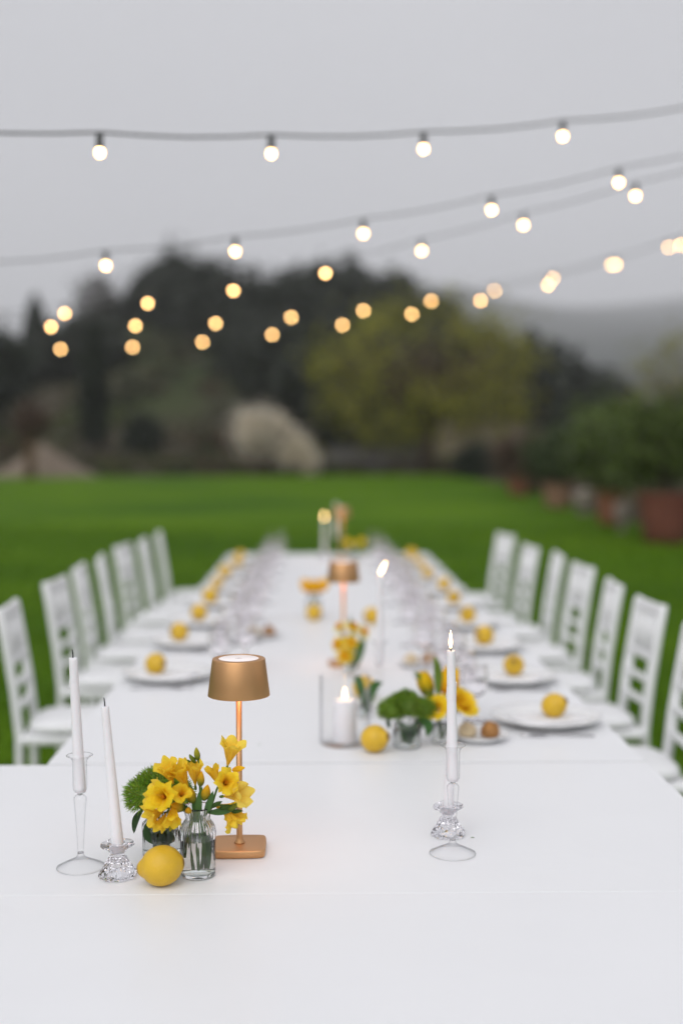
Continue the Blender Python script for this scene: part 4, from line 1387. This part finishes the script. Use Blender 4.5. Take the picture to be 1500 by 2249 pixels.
# --- dianthus balls (fringed green heads)
def fuzz_mb(c, r, n, seed, length=.010, squash=.85, tone=1.0):
    rng = np.random.default_rng(seed)
    mb = MB()
    d = rng.normal(size=(n, 3)); d /= np.linalg.norm(d, axis=1)[:, None]
    d = d[d[:, 2] > -.65]
    n = len(d)
    jit = rng.normal(size=(n, 3)) * .32
    e = d + jit; e /= np.linalg.norm(e, axis=1)[:, None]
    rad = r * (0.72 + .22 * rng.random(n))[:, None]
    lump = (1 + .12 * np.sin(d[:, 0] * 6 + seed) * np.sin(d[:, 1] * 5) * np.cos(d[:, 2] * 4))[:, None]
    p0 = d * rad * lump * np.array([1, 1, squash]) + np.array(c)
    tip = p0 + e * (length * (.7 + .7 * rng.random(n)))[:, None]
    s = np.cross(e, rng.normal(size=(n, 3))); s /= np.linalg.norm(s, axis=1)[:, None]
    w = .0009
    Q = np.stack([p0 - s * w, p0 + s * w, tip + s * w * .15, tip - s * w * .15], 1)
    cols = np.repeat(np.stack([.75 + .6 * rng.random(n), .8 + .45 * rng.random(n), .8 + .3 * rng.random(n)], 1), 4, axis=0)
    mb.quads(Q, False, (cols * tone).tolist())
    mb.lathe([(0, -r * .7 * squash)] + [(r * .74 * math.sin(PI * k / 10), -r * .74 * squash * math.cos(PI * k / 10)) for k in range(1, 10)] + [(0, r * .74 * squash)], 16,
             mtx=Matrix.Translation(c), c=[(.8 * tone, .8 * tone, .8 * tone)] * 11)
    return mb
def dianthus(label, x, y, heads, stems, leaves, seed, n=2600, group='green dianthus in vases', tone=1.0):
    t = empty('green_dianthus', (x, y, TZ))
    for k, (c, r) in enumerate(heads):
        fuzz_mb(c, r, n, seed + k, tone=tone).build('flower_head', 'fuzz', t)
    for a, b in stems:
        MB().tube([a, Vector(a).lerp(Vector(b), .5) + Vector((.003, 0, 0)), b], [.0022, .002, .0018], 7).build('stem', 'stem', t)
    for (b, tip, bend, w, c) in leaves:
        blade_mb(b, tip, bend, w, c).build('leaf', 'leaf', t)
    return tag(t, label, 'flower', group)

GX, GY = -.299, 2.270
vase('wide low ribbed glass vase behind the lemon', GX, GY, 1.0, 1.14, .72, .075)
dianthus('fuzzy green dianthus in the low vase left of the freesias', GX, GY,
         [((-.026, -.008, .118), .043), ((.018, .006, .116), .042), ((-.008, .0, .136), .038)],
         [((-.006, 0, .010), (-.016, 0, .11)), ((.008, .003, .010), (.014, 0, .105)), ((.002, -.008, .010), (-.004, -.004, .12))],
         [((-.034, -.012, .092), (-.050, -.018, .048), (-.004, -.004, .006), .0065, (.45, .55, .6)),
          ((-.02, -.022, .075), (-.004, -.030, .030), (-.004, -.003, 0), .016, (.45, .6, .6)), ((.024, -.018, .070), (-.012, -.030, .024), (.002, -.004, -.004), .014, (.5, .65, .6)),
          ((.0, -.028, .066), (.026, -.022, .034), (0, -.003, -.006), .013, (.4, .55, .6)), ((-.01, .015, .08), (-.028, .012, .02), (0, 0, 0), .012, (.6, .8, .6)), ((.01, .015, .08), (.03, .01, .03), (0, 0, 0), .012, (.6, .8, .6))], 101)
# lemon of the front group
o = lemon('plump yellow lemon lying in front of the freesia vase', -.2785, 2.112, TZ + .0362, (R(3), R(-99), R(-4)), 0, None)
o.scale = (.96, .96, .96); o.location.z = TZ + .0350

# --- middle group
HX, HY = .228, 3.10
vase('ribbed glass vase of green dianthus beside the small lemon', HX, HY, 1.0, 1.12, .72, .07)
dianthus('clump of dark green dianthus in mid-table beside the lemon', HX, HY,
         [((-.040, -.006, .098), .036), ((.006, -.012, .108), .038), ((.040, .0, .100), .034), ((.0, .02, .118), .032), ((-.02, .01, .11), .032)],
         [((-.006, 0, .010), (-.03, 0, .09)), ((.008, .003, .010), (.03, 0, .09)), ((.002, -.008, .010), (.004, -.004, .1))],
         [((.034, -.012, .085), (.052, -.012, .028), (.010, 0, .006), .013, (.7, 1, .6)), ((-.02, -.022, .070), (.008, -.030, .014), (.006, -.003, 0), .016, (.5, .7, .6)),
          ((.024, -.018, .070), (-.012, -.030, .020), (.002, -.004, -.004), .014, (.5, .7, .6)), ((-.052, -.006, .08), (-.046, -.01, .05), (0, 0, 0), .006, (.5, .7, .6)),
          ((0, .0, .125), (.004, .0, .145), (0, 0, 0), .010, (.5, .8, .6))], 121, 1800, tone=.85)
lemon('small lemon between the pillar candle and the dianthus vase', .142, 3.05, TZ + .0350, (R(75), 0, R(60)), 1, None)
lemon('lemon half hidden behind the glass cylinder', .140, 3.72, TZ + .0350, (R(90), 0, R(20)), 2, None)
TX, TY = .322, 3.14
vase('ribbed glass vase of tulips behind the right candlestick', TX, TY, .95, .9, .9, .06)
def tulip(label, x, y, stem, head, d, L, w, cols, leaves=(), group='yellow tulips', r=.003):
    t = empty('tulip', (x, y, TZ))
    MB().tube(stem, r, 8).build('stem', 'stem', t)
    rnd = random.Random(label)
    for p in range(6):
        mb = MB(); vs = []; cs = []; fs = []
        a0 = 2 * PI * p / 6 + .2
        inner = p % 2
        nu, nv = 9, 6
        for i in range(nu + 1):
            u = i / nu
            rr0 = w * (math.sin(PI * (u ** .7 * .80 + .05)) ** .7) * (.88 if inner else 1.0)
            hw = w * .95 * math.sin(PI * (u ** .8 * .93 + .035)) ** .7
            for j in range(nv + 1):
                v = j / nv * 2 - 1
                an = a0 + v * min(1.1, hw / max(rr0, .004)) * .75
                vs.append((rr0 * math.cos(an), rr0 * math.sin(an), u * L + .003 * math.sin(v * 4 + p)))
                cs.append(lerp3(cols[0], cols[1], sm(u * 1.3)))
        for i in range(nu):
            for j in range(nv):
                a = i * (nv + 1) + j
                fs.append((a, a + 1, a + nv + 2, a + nv + 1))
        mb.add(vs, fs, True, cs)
        orient(mb, head, d, rnd.random()).build('petal', 'petal', t)
    for (b, tip, bend, w_, c) in leaves:
        blade_mb(b, tip, bend, w_, c).build('leaf', 'leaf', t)
    return tag(t, label, 'tulip', group)
GY1 = (.20, .22, .02)
tulip('greenish-yellow closed tulip leaning left in mid-table', TX, TY, [(0, 0, .012), (-.012, 0, .08), (-.030, 0, .128)], (-.032, 0, .128), (-.35, -.1, 1), .066, .022, (GY1, Y0),
      [((-.028, -.016, .122), (-.074, -.020, .196), (.010, 0, -.006), .011, (2.4, 1.5, .6)), ((-.012, -.020, .130), (-.020, -.022, .236), (.004, 0, 0), .012, (2.3, 1.6, .6))])
tulip('plump golden-yellow tulip behind the lit taper', TX, TY, [(0, 0, .012), (.002, 0, .08), (.012, 0, .132)], (.012, 0, .132), (.22, -.1, 1), .074, .027, ((.80, .36, .01), Y0))
def rose(label, x, y, c, r, seed, d):
    t = empty('rose', (x, y, TZ))
    MB().tube([(0, 0, .012), Vector(c) * .55, Vector(c)], .0026, 7).build('stem', 'stem', t)
    rnd = random.Random(seed)
    for ring, (n, rr, op, hh) in enumerate([(3, .35, .15, .95), (4, .55, .4, 1.0), (5, .78, .7, .95), (6, 1.0, 1.05, .8)]):
        for p in range(n):
            mb = MB(); vs = []; fs = []; cs = []
            a0 = 2 * PI * p / n + ring * .7 + rnd.uniform(-.15, .15)
            ph = rnd.random() * 6
            for i in range(8):
                u = i / 7
                q = r * rr * (.25 + .75 * u) + r * .28 * op * max(0, u - .55) ** 1.2 * 2
                z = r * 1.25 * hh * (u - .3 * op * max(0, u - .6) * 2 * u)
                for j in range(7):
                    v = j / 6 * 2 - 1
                    an = a0 + v * (1.25 if ring < 2 else .95) * math.sin(PI * (u * .75 + .2)) ** .6
                    k = q * (1 + .05 * math.sin(v * 5 + ph) * u)
                    vs.append((k * math.cos(an), k * math.sin(an), z - .12 * r * v * v * u + .05 * r * math.sin(v * 4 + ph) * u))
                    cs.append(lerp3((.85, .42, .01), Y1, sm(u)))
            for i in range(7):
                for j in range(6):
                    a = i * 7 + j
                    fs.append((a, a + 1, a + 8, a + 7))
            mb.add(vs, fs, True, cs)
            orient(mb, c, d).build('petal', 'petal', t)
    return tag(t, label, 'rose', 'yellow roses in mid-table')
rose('yellow garden rose right of the lit taper', TX, TY, (.040, -.012, .098), .040, 3, (.55, -.45, .65))
rose('pale yellow rose between dianthus and lit taper', TX, TY, (-.014, -.02, .092), .032, 4, (-.2, -.7, .6))
loose_leaf('green tulip leaf hanging beside the dianthus', TX, TY, ((-.03, -.02, .09), (-.062, -.03, .03), (-.008, 0, .01)), .011, (1.2, 1.3, .8))

# daffodils
def narcissus(label, x, y, stem, head, d, s, pale, group='daffodils in the narrow vase'):
    t = empty('daffodil', (x, y, TZ))
    MB().tube(stem, .0024, 7).build('stem', 'stem', t)
    pc = (.86, .80, .42) if pale else (.90, .66, .05)
    for p in range(6):
        mb = MB(); vs = []; fs = []; cs = []
        a0 = 2 * PI * p / 6
        for i in range(7):
            u = i / 6
            hw = s * .36 * math.sin(PI * (u * .9 + .08)) ** .7
            for j in range(5):
                v = j / 4 * 2 - 1
                vs.append((s * u * math.cos(a0) - hw * v * math.sin(a0), s * u * math.sin(a0) + hw * v * math.cos(a0), .12 * s * math.sin(u * 3) + .08 * s * v * v - .002 * (p % 2)))
                cs.append(pc)
        for i in range(6):
            for j in range(4):
                a = i * 5 + j
                fs.append((a, a + 1, a + 6, a + 5))
        mb.add(vs, fs, True, cs)
        orient(mb, head, d).build('petal', 'petal', t)
    mb = MB().lathe([(.18 * s, 0), (.26 * s, .2 * s), (.30 * s, .45 * s), (.40 * s, .6 * s), (.37 * s, .6 * s), (.26 * s, .42 * s), (.2 * s, .1 * s), (0, .06 * s)], 20,
                    lambda k, a: 1 + (.08 * math.cos(8 * a) if 2 < k < 5 else 0), c=[(.90, .50, .01)] * 8)
    orient(mb, head, d).build('trumpet', 'petal', t)
    return tag(t, label, 'daffodil', group)
DX, DY = .108, 4.10
vase('narrow glass vase of daffodils in mid-table', DX, DY, 1.0, .75, 1.0, .07)
for lb, hd, d, s, pale in [('lowest yellow daffodil in the daffodil vase', (-.018, -.03, .075), (-.2, -.9, .1), .034, False), ('yellow daffodil at left of the daffodil vase', (-.040, -.02, .112), (-.6, -.8, .2), .030, False),
                           ('yellow daffodil in the centre of the daffodil vase', (.0, -.03, .118), (.1, -.9, .3), .030, False), ('uppermost yellow daffodil in the daffodil vase', (.008, 0, .165), (.3, -.6, .8), .030, False),
                           ('cream narcissus at upper left of the daffodil vase', (-.034, .0, .165), (-.5, -.5, .8), .030, True), ('cream narcissus at right of the daffodil vase', (.040, -.01, .150), (.6, -.6, .5), .032, True)]:
    narcissus(lb, DX, DY, [(0, 0, .012), (hd[0] * .3, hd[1] * .3, .075 if hd[2] > .1 else .06), hd], hd, d, s, pale)
for i, (lb, a, b, w) in enumerate([('upright leaf right of the daffodils', (.01, 0, .02), (.045, -.01, .15), .011), ('tall yellowish leaf rising over the daffodils', (0, 0, .02), (-.002, 0, .21), .009),
                                   ('broad leaf low at the right side of the daffodil vase', (.012, -.012, .03), (.030, -.024, .125), .012)]):
    loose_leaf(lb, DX, DY, (a, b, (.008, 0, 0)), w, (1.1, 1.2, .7))

# small leafy sprigs by the glass cylinder
SX, SY = .150, 3.40
vase('small ribbed vase with two leaves behind the glass cylinder', .132, 3.45, .7, .9, .9, .06)
for lb, tip, w in (('dark green leaf left of the tall lit taper', (-.028, -.02, .122), .013), ('green leaf right of the tall lit taper', (.054, -.03, .106), .014)):
    loose_leaf(lb, .132, 3.45, ((0.004, 0, .01), tip, (-.004, 0, .035)), w, (.8, 1.1, .7))

# orange flowers further on
OX, OY = -.022, 5.58
vase('ribbed glass vase of orange-yellow flowers left of the second lamp', OX, OY, 1.0, 1.1, .9, .06)
for k, (lb, hd, d) in enumerate([('orange-yellow tulip at the left of the far vase', (-.024, -.01, .118), (-.45, -.2, 1)), ('orange-yellow tulip in the middle of the far vase', (.0, -.014, .112), (.05, -.3, 1)),
                                 ('orange-yellow tulip at the right of the far vase', (.026, -.01, .122), (.5, -.2, .9))]):
    tulip(lb, OX, OY, [(0, 0, .012), (hd[0] * .4, 0, .08), hd], hd, d, .066, .026, ((.92, .50, .012), (.97, .62, .02)), group='orange-yellow tulips')
lemon('lemon beside the vase of orange-yellow tulips', -.022, 5.46, TZ + .035, (R(90), 0, R(50)), 2, None)
lemon('lemon at the foot of the second gold lamp', .235, 5.35, TZ + .035, (R(90), 0, R(-40)), 0, None)
# far flowers by the last lamp
EX, EY = .25, 8.3
vase('ribbed glass vase of yellow flowers by the last lamp', EX, EY, 1.0, 1.1, .9, .06)
for k, (lb, hd, d) in enumerate([('yellow tulip leaning left by the last lamp', (-.03, 0, .115), (-.5, -.2, .8)), ('yellow tulip leaning right by the last lamp', (.028, 0, .12), (.5, -.2, .8))]):
    tulip(lb, EX, EY, [(0, 0, .012), (hd[0] * .4, 0, .08), hd], hd, d, .055, .025, (Y0, Y1), group='yellow tulips by the last lamp')
dianthus('green dianthus tuft right of the last lamp', EX, EY, [((.02, -.01, .1), .03)], [((0, 0, .012), (.015, 0, .09))], [], 151, 700)

# two dry specks fallen on the white table
for lb, x, y, rz in (('tiny dark speck on the table right of the lamp stem', -.155, 3.131, .2), ('tiny grey speck beside the right crystal candlestick', .305, 2.36, .0)):
    o = MB().tube([(-.004, 0, .0008), (0, .0006, .0014), (.004, 0, .0007)], [.0003, .0009, .0003], 6).build('crumb', 'stem', None, (x, y, TZ + .0003))
    o.rotation_euler = (0, 0, rz)
    tag(o, lb, 'crumb')

# ------------------------------------------------------------------ moist air that swallows the far hills
def build_haze():
    mb = MB(); mb.box((0, 0, 0), (13000, 13000, 420))
    m = bpy.data.materials.new('damp_air'); m.use_nodes = True
    nt = m.node_tree; nt.nodes.clear()
    v = nt.nodes.new('ShaderNodeVolumePrincipled')
    v.inputs['Color'].default_value = (0.96, 0.96, 0.98, 1)
    v.inputs['Density'].default_value = 0.00048
    v.inputs['Anisotropy'].default_value = 0.0
    out = nt.nodes.new('ShaderNodeOutputMaterial')
    nt.links.new(v.outputs['Volume'], out.inputs['Volume'])
    o = mb.build('haze', m, None, (0, 0, 420 / 2 - 6))
    tag(o, 'pale damp haze fading the far hills', 'haze', kind='stuff')
build_haze()
